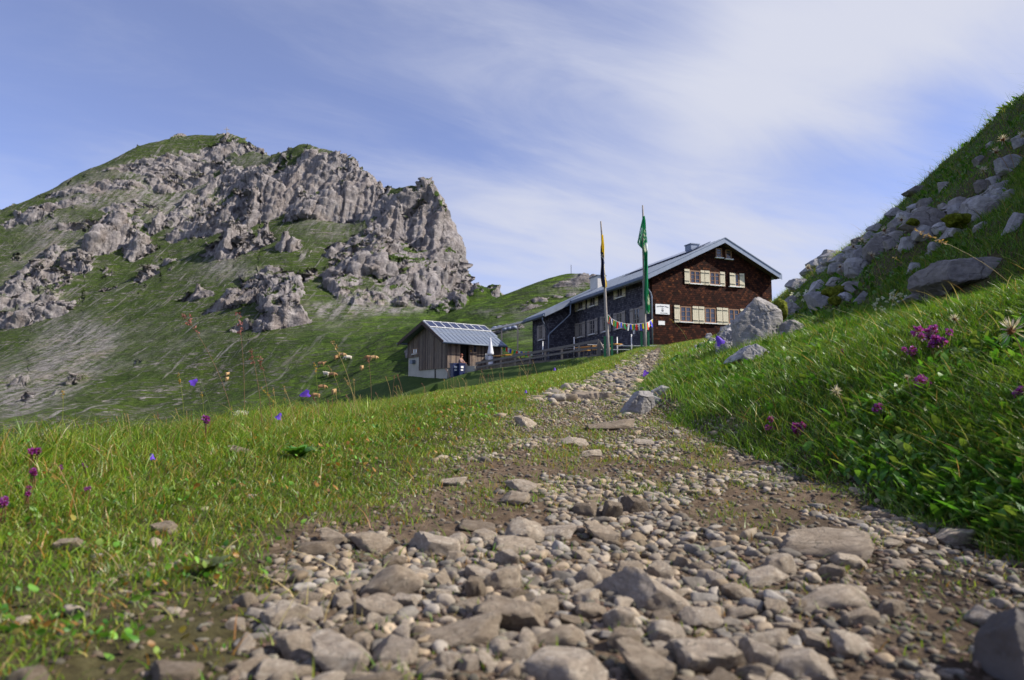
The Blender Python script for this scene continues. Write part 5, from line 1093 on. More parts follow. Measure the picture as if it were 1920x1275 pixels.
ROCKS = [
 ('main', z8([(375, 560), (500, 390), (790, 115), (880, 130), (1000, 250), (1020, 600), (850, 860), (620, 890), (400, 950)]), 'big pale leaning boulder in front of the brown hut gable', .75),
 ('left', z8([(95, 850), (110, 1000), (390, 1040), (380, 590), (300, 620), (190, 700)]), 'darker rock wedged under the left side of the big leaning boulder', .8),
 ('slab', z8([(350, 1090), (420, 1000), (600, 870), (700, 880), (850, 980), (700, 1110)]), 'low slab at the foot of the big leaning boulder', .8),
 ('nib', z8([(1075, 770), (1065, 570), (1150, 515), (1250, 520), (1345, 640), (1290, 760)]), 'small upright grey rock standing in grass right of the big boulder', .8),
 ('nibl', z8([(1020, 770), (1030, 690), (1085, 680), (1090, 800)]), 'tiny rock against the small upright grey rock', .8),
 ('r1', z8([(1050, 300), (1090, 240), (1230, 290), (1315, 400), (1290, 510), (1130, 510)]), 'striped rock right of the big boulder beside the moss', .8),
 ('cap', z8([(1100, 240), (1180, 170), (1285, 265), (1170, 300)]), 'pale sunlit cap stone on top of the striped rock', .8),
 ('r2', zB([(310, 1030), (350, 1005), (500, 995), (650, 1180), (560, 1290), (420, 1270)]), 'striped grey rock below the bright moss patch', .8),
 ('r3', zB([(295, 1030), (330, 950), (450, 825), (500, 840), (565, 930), (500, 1010)]), 'grey pointed rock left of the bright moss patch', .8),
 ('r4', zB([(590, 880), (650, 785), (785, 850), (800, 900), (680, 930)]), 'small blue grey rock behind the bright moss patch', .8),
 ('r5', zB([(780, 920), (880, 855), (1085, 860), (1095, 910), (1030, 1050), (900, 1010)]), 'rounded grey rock right of the bright moss patch', .8),
 ('r6', zB([(1005, 1110), (1150, 965), (1205, 990), (1190, 1130), (1100, 1180)]), 'dark triangular rock in the shade below the mossy rocks', .7),
 ('r7', zB([(765, 1060), (830, 1010), (905, 1030), (965, 1110), (900, 1180), (820, 1160)]), 'small pale rock under the moss overhang', .8),
 ('oval', zB([(900, 545), (930, 495), (1080, 488), (1220, 572), (1150, 690), (990, 760), (915, 710)]), 'smooth oval rock with a sunlit top on the bank', .8),
 ('ovl', zB([(878, 620), (920, 605), (935, 695), (890, 725)]), 'small rock leaning on the smooth oval rock', .8),
 ('peak', zB([(1150, 335), (1300, 170), (1425, 178), (1565, 290), (1555, 440), (1300, 490), (1155, 425)]), 'large cracked rock with a slanting sunlit top edge behind the oval rock', .8),
 ('r8', zB([(1525, 135), (1600, 92), (1745, 130), (1720, 225), (1600, 240)]), 'grey rock right behind the large cracked rock', .8),
 ('r9', zB([(1690, 300), (1720, 185), (1850, 165), (1940, 200), (1940, 340), (1790, 390)]), 'broad low rock right of the red brown hollow', .8),
 ('r10', zB([(645, 545), (700, 475), (800, 425), (885, 490), (750, 580)]), 'lumpy rock in the row along the skyline left of the oval rock', .8),
 ('r11', zB([(855, 375), (920, 325), (1080, 305), (1145, 380), (1080, 450), (960, 450)]), 'wide pale rock just left of the large cracked rock', .8),
 ('r12', zB([(945, 225), (1060, 185), (1115, 230), (1100, 310), (960, 300)]), 'small rock above the wide pale rock', .8),
 ('r13', zB([(440, 520), (560, 495), (605, 560), (500, 620), (455, 580)]), 'grey rock breaking the skyline of the bank lowest down', .8),
 ('r14', zB([(515, 470), (700, 385), (790, 420), (600, 520)]), 'flat ledge rock lying along the skyline of the bank', .8),
 ('r15', zB([(1215, 60), (1290, -10), (1400, -5), (1405, 65), (1280, 115)]), 'dim rock in the shaded slope above the large cracked rock', .8),
 ('r16', zB([(10, 900), (90, 810), (240, 820), (300, 900), (120, 960)]), 'low grey rock on the skyline right behind the hut corner', .8),
 ('bigq', zA([(795, 350), (930, 222), (1010, 248), (1200, 340), (1230, 425), (1130, 530), (850, 410)]), 'great tilted slab with a jagged bright upper edge on the slope', .6),
 ('q2', zA([(855, 500), (920, 420), (1110, 520), (1000, 570), (860, 540)]), 'rock slipped under the great tilted slab', .7),
 ('q3', zA([(1155, 530), (1250, 405), (1430, 455), (1310, 510)]), 'flat rock right of the great tilted slab', .7),
 ('q4', zA([(700, 300), (835, 288), (800, 360), (780, 430), (735, 395)]), 'narrow rock left of the great tilted slab', .7),
 ('q5', zA([(565, 315), (640, 250), (695, 300), (680, 345), (600, 335)]), 'pale rock further left of the great tilted slab', .8),
 ('q6', zA([(1360, 335), (1375, 210), (1500, 110), (1695, 180), (1625, 345), (1480, 400)]), 'large striped block right of the yellow moss', .7),
 ('q7', zA([(1535, 95), (1640, 5), (1695, 60), (1685, 155), (1590, 145)]), 'rock stacked on the large striped block', .7),
 ('q8', zA([(1465, 10), (1500, -30), (1640, -20), (1645, 10), (1540, 100), (1480, 70)]), 'grey rock high behind the large striped block', .7),
 ('q9', zA([(1755, 470), (1870, 275), (1925, 330), (1940, 480)]), 'pointed rock cut by the right edge of the photo', .7),
 ('q10', zA([(755, 88), (800, 62), (920, 50), (965, 85), (900, 115), (780, 110)]), 'low pale rock lying alone high in the dark slope', .8),
 ('q11', zA([(1070, -10), (1165, -10), (1165, 65), (1090, 100)]), 'upright pale rock high in the dark slope', .8),
 ('q12', zA([(1125, 262), (1210, 216), (1275, 240), (1200, 275)]), 'small rock above the yellow moss', .8),
 ('q13', zA([(1105, 295), (1200, 258), (1315, 272), (1250, 305)]), 'flat thin rock just above the yellow moss', .8),
 ('q14', zA([(915, 192), (970, 160), (1005, 190), (950, 215)]), 'small rock above the top of the great tilted slab', .8),
 ('q16', zA([(765, 255), (870, 205), (935, 220), (860, 285), (780, 285)]), 'dim wide rock up-slope of the narrow rock', .8),
 ('flat', zA([(1095, 860), (1160, 760), (1240, 752), (1430, 800), (1700, 850), (1690, 920), (1400, 960), (1050, 1040)]), 'broad smooth sunlit rock lying in bright grass at the right', 1.0),
 ('flat2', zA([(745, 1165), (830, 1115), (960, 1065), (1190, 1040), (1120, 1150), (900, 1190)]), 'low tongue of rock below the broad sunlit rock', .9),
 ('r20', zA([(770, 885), (800, 795), (880, 795), (895, 875), (830, 920)]), 'small dark rock hidden in leaves left of the broad sunlit rock', .8),
 ('r21', zC([(1365, 525), (1460, 505), (1540, 560), (1450, 620), (1375, 585)]), 'grey rock near the right edge high on the slope', .8),
 ('r22', zC([(1475, 385), (1530, 355), (1560, 450), (1490, 440)]), 'pale rock at the right edge below the skyline', .8),
 ('r23', zC([(1285, 435), (1315, 412), (1335, 440), (1300, 460)]), 'tiny pale rock high in the dark slope near the right edge', .8),
 ('r24', zC([(1190, 535), (1250, 500), (1262, 550), (1210, 575)]), 'small pale rock in the middle of the dark upper slope', .8),
 ('step', zP([(150, 775), (330, 752), (600, 778), (770, 860), (640, 905), (380, 905), (150, 905)]), 'flat-topped squared stone block lying across the left of the upper path', .8),
 ('ledge', zP([(820, 1120), (960, 960), (1110, 745), (1310, 725), (1330, 860), (1180, 950), (1000, 1100)]), 'dark sloping bedrock ledge on the right side of the upper path', .7),
 ('ledge2', zP([(1300, 760), (1480, 655), (1545, 680), (1400, 800), (1310, 850)]), 'upper end of bedrock showing beside the dark sloping ledge', .7),
 ('corner', [(1890, 1290), (1898, 1190), (1930, 1150), (1965, 1210), (1960, 1300)], 'dark rounded rock cut off at the bottom right corner', .9),
 ('pebA', zP([(1280, 880), (1300, 800), (1440, 860), (1380, 960)]), 'small dark rock in the shade of the bank beside the bedrock ledge', .7),
]
for i, (k, pts, lab, dp) in enumerate(ROCKS):
    RB[k] = outline_rock('rock', pts, lab, {'step': M['pebble'], 'corner': M['darkstone']}.get(k, M['boulder']), 500 + i, dp, sub=5 if k in ('main', 'bigq', 'flat', 'peak', 'q6', 'ledge') else 5)
def band_rocks():
    rr = random.Random(12); nr = np.random.default_rng(12)
    for i in range(74):
        t = rr.random() ** .8; px = 1490 + 420 * t; py = 535 - 215 * t + rr.gauss(0, 24) + (30 if t > .6 else 0)
        if i > 60: px = rr.uniform(1290, 1370); py = 640 - (px - 1290) * .2 + rr.gauss(0, 8)
        w = rr.uniform(12, 34) * (1 if i < 60 else .6); h = w * rr.uniform(.5, .9); a0 = rr.random() * 6.28; n = rr.randint(5, 7)
        pts = [(px + math.cos(a0 + k * 6.283 / n) * w * .5 * rr.uniform(.75, 1.1), py + math.sin(a0 + k * 6.283 / n) * h * .5 * rr.uniform(.75, 1.1)) for k in range(n)]
        outline_rock('rock', pts, 'small broken grey rock in the rubble band across the bank', M['boulder'], 900 + i, .9, group='small rubble rocks on the bank', sub=4)
band_rocks()
def moss(par, pts, seed): outline_rock('moss_patch', pts, None, M['moss'], seed, .8, parent=RB[par], Yfix=RB[par].location.y - .03, p=5, sub=4, sink=.1, rough=.1)
moss('main', z8([(970, 240), (1010, 200), (1100, 220), (1060, 330), (1110, 400), (1080, 510), (1000, 520), (960, 400)]), 801)
moss('r5', zB([(500, 990), (560, 935), (800, 918), (930, 970), (700, 1060), (560, 1050)]), 802)
moss('r7', zB([(600, 1110), (700, 1045), (800, 1130), (800, 1210), (650, 1200)]), 803)
moss('q6', zA([(1145, 312), (1280, 302), (1400, 350), (1460, 420), (1240, 400)]), 804)
moss('q2', zA([(770, 400), (810, 355), (870, 390), (880, 430), (800, 420)]), 805)
# ------------------------------------------------------------------ turf: blades and broad leaves
def ribbons(P, Hh, Wd, lean, bend, az, col, lv=4, shape='blade', fold=0.0):
    """P (n,3) foot, Hh height, Wd width, lean (n,2) tip offset per height, bend curl, az facing; returns verts, faces, colours"""
    n = len(P); t = np.linspace(0, 1, lv)
    w = (1 - t) ** .7 * (1 if shape == 'blade' else 0) + (np.sin(np.pi * np.clip(t * .92 + .08, 0, 1)) ** .8 if shape == 'leaf' else 0)
    if shape == 'blade': w = np.maximum(w, .04)
    cx, sx = np.cos(az), np.sin(az)
    hh = Hh[:, None] * (t[None, :] - bend[:, None] * .5 * t[None, :] ** 3)
    ox = Hh[:, None] * lean[:, 0:1] * (t[None, :] ** 1.6); oy = Hh[:, None] * lean[:, 1:2] * (t[None, :] ** 1.6)
    V = np.empty((n, lv, 2, 3))
    for s, sg in ((0, -1), (1, 1)):
        V[:, :, s, 0] = P[:, None, 0] + ox + sg * cx[:, None] * Wd[:, None] * w[None, :] * .5
        V[:, :, s, 1] = P[:, None, 1] + oy + sg * sx[:, None] * Wd[:, None] * w[None, :] * .5
        V[:, :, s, 2] = P[:, None, 2] + hh + fold * sg * Wd[:, None] * w[None, :]
    b = (np.arange(n) * lv * 2)[:, None, None]; k = (np.arange(lv - 1) * 2)[None, :, None]
    Fc = (b + k + np.array([0, 1, 3, 2])[None, None, :]).reshape(-1, 4)
    sh = (.65 + .45 * t)[None, :, None, None]
    Cc = np.broadcast_to(col[:, None, None, :], (n, lv, 2, 3)) * np.ones_like(sh)
    return V.reshape(-1, 3), Fc, Cc.reshape(-1, 3)
def free_of(x, y, k=.95):
    m = np.ones(len(x), bool)
    for (a, b, r) in PLACED:
        if r > .02: m &= (x - a) ** 2 + (y - b) ** 2 > (r * k) ** 2
    return m
PALG = np.array([(.095, .19, .014), (.145, .23, .016), (.2, .25, .026), (.07, .155, .014), (.28, .23, .08), (.28, .15, .03), (.2, .22, .10)])
PALR = np.array([(.065, .155, .012), (.105, .2, .016), (.15, .23, .024), (.04, .105, .014), (.2, .2, .06), (.22, .14, .03), (.16, .22, .11)])
def in_view(x, y, m=.93): return (np.abs(x) < m * y + .05) & (y > .5)
def grass_patch(name, label, x, y, hmean, wmean, pal, probs, wind=(.1, 0), lv=4, seed=0, dark=1.0, cat='grass'):
    rr = np.random.default_rng(seed); k = in_view(x, y) & free_of(x, y); x, y = x[k], y[k]; n = len(x)
    hm = hmean[k] if hasattr(hmean, '__len__') else hmean; wm = wmean[k] if hasattr(wmean, '__len__') else wmean
    cl = fbm2(x * 2.2, y * 2.2, 3, seed + 3); cl2 = fbm2(x * .8, y * .8, 3, seed + 8)
    Hh = hm * rr.uniform(.45, 1.25, n) * (1 + .75 * cl); Wd = wm * rr.uniform(.6, 1.4, n)
    P = np.stack([x, y, ground_h(x, y) - .004], 1)
    ang = rr.uniform(0, 2 * np.pi, n); la = rr.gamma(2.0, .38, n); lean = np.stack([np.cos(ang) * la + wind[0], np.sin(ang) * la + wind[1]], 1)
    q = np.clip(rr.random(n) * .8 + .18 * (cl2 + .5) + .1, 0, .999); pr = np.cumsum(probs); pr = pr / pr[-1]
    ci = np.searchsorted(pr, rr.random(n)); ci = np.clip(ci, 0, len(pal) - 1)
    col = pal[ci] * rr.uniform(.8, 1.5, (n, 1)) * (1 + .35 * cl2[:, None]) * dark
    V, Fc, Cc = ribbons(P, Hh, Wd, lean, rr.uniform(0, .8, n), rr.uniform(0, np.pi, n), col, lv)
    me = np_mesh(name, V, [Fc], M['blade'], True, {'col': Cc}); tag(mobj(name, me), label, cat, kind='stuff')
def sample(n, f, y0, y1, pw, rr): 
    y = y0 + (y1 - y0) * rr.random(n) ** pw; x = rr.random(n); a, b = f(y); return a + (b - a) * x, y
def build_grass():
    rr = np.random.default_rng(3)
    def thin(x, y, m): k = rr.random(len(x)) < m; return x[k], y[k]
    # left meadow, near and middle
    x, y = sample(120000, lambda y: (np.maximum(I(y, XL) - .35, -.95 * y - .1), I(y, PL) + .25), .6, 5.2, 1.3, rr)
    edge = I(y, PL) - x; bald = sstep(.28, -.3, edge + .35 * fbm2(x * 3, y * 3, 3, 44)); nearbald = sstep(1.9, .9, y) * .95 * sstep(-.7, .1, fbm2(x * 2.5, y * 2.5, 2, 45) + .1)
    k = rr.random(len(x)) > np.clip(bald * .97 + nearbald * .8, 0, .985); x, y = x[k], y[k]
    hm = .028 + .02 * sstep(.2, .9, I(y, PL) - x) + .002 * y
    grass_patch('meadow_grass', 'bright short meadow grass left of the path', x, y, hm, .0026 + .0006 * y, PALG, [.24, .27, .17, .12, .08, .07, .05], (.12, -.03), 4, 11)
    x, y = sample(70000, lambda y: (I(y, XL) - .5, I(y, PL) + .35 + .01 * y), 5.0, 19, 1.35, rr)
    k = rr.random(len(x)) > sstep(.3, -.35, I(y, PL) - x + .5 * fbm2(x * 1.2, y * 1.2, 3, 46)); x, y = x[k], y[k]
    grass_patch('meadow_grass', 'sunlit meadow grass towards the fence', x, y, .036 + .0015 * y, .004 + .0009 * y, PALG, [.22, .27, .22, .1, .09, .05, .05], (.1, -.03), 3, 12)
    x, y = sample(30000, lambda y: (I(y, XL) - 2.5, I(y, PL) + .5), 17, 40, 1.1, rr)
    grass_patch('meadow_grass', 'distant meadow grass below the fence and flagpoles', x, y, .09, .018, PALG, [.22, .27, .22, .1, .09, .05, .05], (.1, -.03), 3, 13)
    y = .9 + 5.5 * rr.random(13000) ** 1.1; x = I(y, XL) + rr.normal(.2, .35, 13000)
    grass_patch('meadow_grass', 'taller thin grass along the crest of the left meadow', x, y, .10 + .006 * y, .0024 + .0005 * y, PALG, [.25, .25, .2, .08, .14, .06, .02], (.1, -.03), 5, 22)
    # sparse tufts on the path
    c = 1100; ty = .9 + 5.5 * rr.random(c) ** 1.2; tx = rr.uniform(I(ty, PL) - .1, I(ty, PR) + .05); m = rr.integers(8, 26, c); band = np.exp(-((ty - 2.6) / .9) ** 2)
    m = (m * (.4 + 1.1 * band)).astype(int); x = np.repeat(tx, m) + rr.normal(0, .02, m.sum()); y = np.repeat(ty, m) + rr.normal(0, .02, m.sum())
    grass_patch('path_grass', 'sparse yellow green tufts growing in the path', x, y, .022 + .003 * y, .0022 + .0005 * y, PALG, [.2, .25, .25, .05, .12, .12, .02], (0, 0), 4, 14)
    x, y = sample(30000, lambda y: (I(y, PL) - .1, I(y, PR) + .1), 2.1, 9.0, 1.3, rr); k = rr.random(len(x)) < sstep(-.12, .4, fbm2(x * 3, y * 3, 3, 48)); x, y = x[k], y[k]
    grass_patch('path_grass', 'thin trodden grass across the middle of the path', x, y, .025, .003, PALG, [.15, .25, .28, .02, .18, .14, .0], (0, 0), 3, 15)
    # right bank
    x, y = sample(120000, lambda y: (I(y, PR) - .04, np.minimum(.95 * y, I(y, PR) + 5)), 1.15, 6.5, 1.25, rr)
    edge = x - I(y, PR); k = rr.random(len(x)) > .96 * sstep(.34, -.12, edge + .34 * fbm2(x * 2.6, y * 2.6, 3, 49)); x, y = x[k], y[k]
    grass_patch('bank_grass', 'lush green grass covering the right bank', x, y, .058 + .004 * y, .0028 + .0006 * y, PALR, [.28, .27, .15, .16, .06, .03, .05], (-.2, -.1), 4, 16)
    x, y = sample(60000, lambda y: (I(y, PR) - .05, I(y, PR) + 9), 6.2, 17, 1.15, rr)
    grass_patch('bank_grass', 'darker grass on the upper right slope', x, y, .055, .0055 + .0007 * y, PALR, [.28, .25, .13, .22, .07, .02, .03], (-.2, -.05), 3, 17)
    x, y = sample(30000, lambda y: (I(y, PR) - .1, I(y, PR) + 8), 16.5, 40, 1.1, rr)
    grass_patch('bank_grass', 'far grass of the bank near the hut', x, y, .1, .02, PALG, [.22, .25, .2, .14, .12, .04, .03], (-.1, 0), 3, 18)
    # skyline fringe
    y = rr.uniform(8, 26, 5200); x = I(y, PR) + I(y, DC) + rr.normal(.2, .7, 5200)
    grass_patch('bank_grass', 'thin long grass fringing the skyline of the slope', x, y, .2, .007, PALR, [.2, .2, .15, .1, .3, .05, 0], (-.25, 0), 4, 19)
    # long straws leaning over the bank
    x, y = sample(420, lambda y: (I(y, PR) + .1, np.minimum(.95 * y, I(y, PR) + 4)), 1.5, 7, 1.2, rr)
    grass_patch('dry_grass', 'long pale dry grass straws leaning through the bank', x, y, .16, .0028 + .0004 * y, np.array([(.38, .31, .15), (.3, .3, .12), (.36, .22, .1)]), [.5, .3, .2], (-.55, -.1), 6, 20)
    x, y = sample(500, lambda y: (np.maximum(I(y, XL) - .1, -.93 * y), I(y, PL) + .2), 1.0, 6, 1.2, rr)
    grass_patch('dry_grass', 'pale dry straws among the left meadow grass', x, y, .07, .0022 + .0004 * y, np.array([(.42, .33, .17), (.34, .3, .12), (.4, .2, .08)]), [.5, .3, .2], (.1, -.1), 5, 21)
    # broad leaves
    def leaves(name, label, x, y, L_, W_, pal, seed, up=.7):
        k = in_view(x, y) & free_of(x, y); x, y = x[k], y[k]; n = len(x); r2 = np.random.default_rng(seed)
        LL = (L_[k] if hasattr(L_, '__len__') else L_) * r2.uniform(.6, 1.3, n); WW = LL * W_ * r2.uniform(.7, 1.3, n)
        P = np.stack([x, y, ground_h(x, y) + r2.uniform(-.005, .035, n)], 1); a = r2.uniform(0, 2 * np.pi, n); la = r2.uniform(.2, 1.5, n)
        lean = np.stack([np.cos(a) * la - .1, np.sin(a) * la - .1], 1); col = pal[r2.integers(0, len(pal), n)] * r2.uniform(.75, 1.6, (n, 1))
        V, Fc, Cc = ribbons(P, LL * up, WW, lean, r2.uniform(0, .7, n), a + np.pi / 2 + r2.normal(0, .4, n), col, 6, 'leaf', .12)
        me = np_mesh(name, V, [Fc], M['leaf'], True, {'col': Cc}); tag(mobj(name, me), label, 'ground cover', kind='stuff')
    PL_ = np.array([(.06, .17, .018), (.085, .205, .022), (.04, .115, .016), (.11, .22, .03), (.13, .19, .035)])
    x, y = sample(11000, lambda y: (I(y, PR) + .02, np.minimum(.95 * y, I(y, PR) + 1.6)), 1.15, 3.4, 1.3, rr)
    k = rr.random(len(x)) < sstep(-.35, .25, fbm2(x * 1.5, y * 1.5, 3, 71) + .75 - .32 * y); x, y = x[k], y[k]
    leaves('leafy_ground_cover', 'dense glossy broad leaves covering the near right bank', x, y, .05 + .003 * y, .32, PL_, 31)
    x, y = sample(16000, lambda y: (I(y, PR) + .3, I(y, PR) + 7), 3.5, 12, 1.1, rr); k = rr.random(len(x)) < sstep(-.1, .4, fbm2(x * .9, y * .9, 3, 72)); x, y = x[k], y[k]
    leaves('leafy_ground_cover', 'dark low leafy mats between the rocks of the bank', x, y, .05 + .004 * y, .42, PL_ * .8, 32)
    x, y = sample(7000, lambda y: (np.maximum(I(y, XL), -.93 * y), I(y, PL) + .1), .9, 6, 1.2, rr); k = rr.random(len(x)) < sstep(-.1, .4, fbm2(x * 2, y * 2, 3, 73) + .1) * sstep(.1, .5, I(y, PL) - x + .2); x, y = x[k], y[k]
    leaves('leafy_ground_cover', 'small rounded leaves mixed into the left meadow', x, y, .02 + .003 * y, .45, np.concatenate([PL_ * 1.25, np.array([(.2, .17, .03), (.24, .12, .03)])]), 33, .5)
build_grass()
# ------------------------------------------------------------------ single plants
def mk(name, V, Fl, mat, parent, col): return mobj(name, np_mesh(name, V, Fl, mat, True, {'col': np.tile(np.array(col, float), (len(V), 1)) if np.ndim(col[0]) == 0 else np.array(col)}), parent)
def tubeM(name, pts, rad, col, parent, n=5, mat='petal'):
    b = MB().tube(pts, rad, n); tri = [f for f in b.f if len(f) != 4]; q = np.array([f for f in b.f if len(f) == 4])
    return mk(name, b.v, [q], M[mat], parent, col)
def curve(a, b, sag, k=7):
    a, b = Vector(a), Vector(b); out = []
    for i in range(k): t = i / (k - 1); out.append(a.lerp(b, t) + Vector(sag) * (4 * t * (1 - t)))
    return out
def puff(c, r, n, rr, l, w, up=0.2):
    """n little pointed petals leaving a centre"""
    c = np.array(c); d = rr.normal(size=(n, 3)); d[:, 2] += up; d /= np.linalg.norm(d, axis=1, keepdims=True)
    s = np.cross(d, rr.normal(size=(n, 3))); s /= np.linalg.norm(s, axis=1, keepdims=True) + 1e-9
    b = c + d * r[:, None] if hasattr(r, '__len__') else c + d * r
    L_ = l * rr.uniform(.7, 1.3, (n, 1)); V = np.stack([b - s * w * .3, b + d * L_ * .6 - s * w, b + d * L_, b + d * L_ * .6 + s * w], 1).reshape(-1, 3)
    return V, np.arange(4 * n).reshape(n, 4)
def base_of(px, py):
    g = hit(px, py); return g
def scale_at(Y): return Y / F
def thyme(px, py, size, lab, stem=60, heads=5, seed=0, dark=.4, Y=None):
    rr = np.random.default_rng(seed); p = at(px, py, Y) if Y else hit(px, py + size * (1.7 if px < 420 else .7)); Yy = p.y if not Y else Y; s = scale_at(Yy)
    c = at(px, py, Yy - .02); g0 = gh(c.x, c.y); o = tag(empty('thyme', (c.x, c.y, g0)), lab, 'flower', 'purple thyme flowers'); H_ = max(c.z - g0, .03); R_ = size * s * .5
    for k in range(heads):
        off = rr.normal(0, .45, 3) * R_ * np.array([1, .6, .8]); hd = np.array([0, 0, H_]) + off; r = R_ * .5 * rr.uniform(.7, 1.1)
        tubeM('stem', curve((off[0] * .3, off[1] * .3, -.01), tuple(hd), (rr.normal(0, .004), 0, 0)), .0012 + .0002 * Yy, (.16, .09, .05), o)
        V1, F1 = puff(hd, r * .25, 22, rr, r * .5, r * .2); V2, F2 = puff(hd + np.array([0, 0, r * .15]), r * .45, 36, rr, r * .6, r * .26, .35)
        col = np.concatenate([np.tile((.17, .012, .05), (len(V1), 1)), np.tile((.36, .07, .46), (len(V2), 1)) * rr.uniform(.6, 1.35, (len(V2), 1)) * np.where(rr.random((len(V2), 1)) < dark, np.array([[.7, .35, .4]]), 1)])
        mk('flower_head', np.concatenate([V1, V2]), [np.concatenate([F1, F2 + len(V1)])], M['petal'], o, col)
for i, (px, py, sz, h, lab) in enumerate([
    (1735, 628, 46, 6, 'large purple thyme cluster, upper left of the two big ones at the right'), (1768, 640, 40, 5, 'purple thyme cluster beside the curled dry straw at the right'), (1750, 648, 34, 4, 'bright lilac thyme heads between the two big clusters'), (1713, 660, 30, 4, 'smaller purple thyme hanging left of the big clusters'),
    (1725, 722, 36, 5, 'purple thyme below the big clusters with straw crossing it'), (1646, 768, 34, 4, 'magenta thyme spike standing alone in mid bank'), (1499, 800, 36, 5, 'dull red purple thyme low on the bank'), (1452, 795, 26, 3, 'small dark red thyme left of the dull one'), (1581, 661, 14, 2, 'tiny red thyme far up the bank'), (1600, 775, 18, 2, 'pale lilac thyme by the woolly seed stalk'), (1913, 738, 34, 5, 'purple thyme cut off by the right edge'),
    (391, 790, 26, 4, 'lilac thyme standing on the crest of the left meadow'), (65, 845, 28, 4, 'dark red thyme near the left edge on a pale stem'), (62, 888, 24, 3, 'dark red thyme below the one near the left edge'), (60, 922, 24, 3, 'lowest dark red thyme of the three near the left edge'), (117, 878, 12, 2, 'tiny magenta thyme right of the dry seed stalk at left'), (159, 876, 14, 2, 'small magenta thyme in the left meadow'), (166, 920, 16, 2, 'small magenta thyme lower in the left meadow'), (4, 938, 30, 4, 'purple thyme cut by the left edge'), (1300, 708, 10, 2, 'tiny pink thyme by the upper path edge')]):
    thyme(px, py, sz, lab, heads=h, seed=40 + i, dark=.75 if 'red' in lab else .3)
def bell(px, py, bx, by, size, lab, seed, down=(-.5, 0, -.7)):
    g = hit(bx, by); Y = g.y; s = scale_at(Y); t = at(px, py, Y); o = tag(empty('bellflower', g), lab, 'flower', 'violet bellflowers'); d = t - g
    tubeM('stem', curve((0, 0, -.01), tuple(d), (d.z * .1, 0, 0)), .0009 + .0002 * Y, (.1, .15, .04), o)
    ax = Vector(down).normalized(); u = ax.cross(Vector((0, 1, .2))).normalized(); v = ax.cross(u); L_ = size * s; V = []; n = 20
    for i in range(7):
        tt = i / 6; r = L_ * (.08 + .34 * tt ** .6 + .1 * max(0, tt - .7) * 3)
        for j in range(n):
            a = 2 * math.pi * j / n; lo = 1 + (.22 * math.cos(5 * a) if tt > .75 else 0) * (tt - .5); q = d + ax * (L_ * tt * lo) + (u * math.cos(a) + v * math.sin(a)) * r; V.append(tuple(q))
    Fq = np.array([[i * n + j, i * n + (j + 1) % n, (i + 1) * n + (j + 1) % n, (i + 1) * n + j] for i in range(6) for j in range(n)])
    mk('bell', V, [Fq], M['petal'], o, (.16, .07, .62)); b = MB().ball(d, L_ * .12); mk('calyx', b.v, [np.array([f for f in b.f if len(f) == 4])], M['petal'], o, (.06, .12, .03))
for i, (px, py, bx, by, sz, lab, dn) in enumerate([
    (562, 742, 575, 800, 24, 'violet bellflower on the meadow crest pointing left', (.75, 0, .25)), (527, 774, 530, 808, 18, 'dark violet bellflower low among dry stalks', (-.4, 0, -.8)), (371, 711, 396, 800, 20, 'dark blue closed bellflower hanging from an arched stem', (-.75, 0, -.55)),
    (1343, 630, 1356, 680, 26, 'violet bellflower in front of the big leaning boulder', (.55, 0, -.85)), (1206, 706, 1210, 735, 16, 'bright violet bellflower beside the upper path', (.3, -.3, .5)), (1040, 689, 1043, 700, 8, 'tiny blue bellflower in the meadow below the fence', (0, 0, -1)), (986, 731, 987, 745, 8, 'tiny blue bellflower in the middle of the meadow', (0, 0, -1)), (285, 850, 288, 880, 16, 'pale blue folded bellflower low in the left meadow', (0, 0, -1))]):
    bell(px, py, bx, by, sz * .68, lab, i, dn)
def seedhead(px, py, bx, by, size, lab, seed, brown=True):
    rr = np.random.default_rng(seed); g = hit(bx, by); Y = g.y; s = scale_at(Y); d = at(px, py, Y) - g; o = tag(empty('seedhead_plant', g), lab, 'seed head', 'feathery seed heads')
    tubeM('stem', curve((0, 0, -.01), tuple(d), (-d.x * .18, 0, d.z * .04)), .0009 + .0003 * Y, (.3, .2, .12), o); r = size * s
    V, Fq = puff(d, r * .05, 46, rr, r * .36, r * .018, .8); mk('plume', V, [Fq], M['petal'], o, np.tile((.62, .55, .5), (len(V), 1)) * rr.uniform(.6, 1.2, (len(V), 1)))
    V, Fq = puff(d, 0.0, 40, rr, r * .16, r * .05, .1); mk('seed_core', V, [Fq], M['petal'], o, (.2, .09, .035) if brown else (.4, .37, .25))
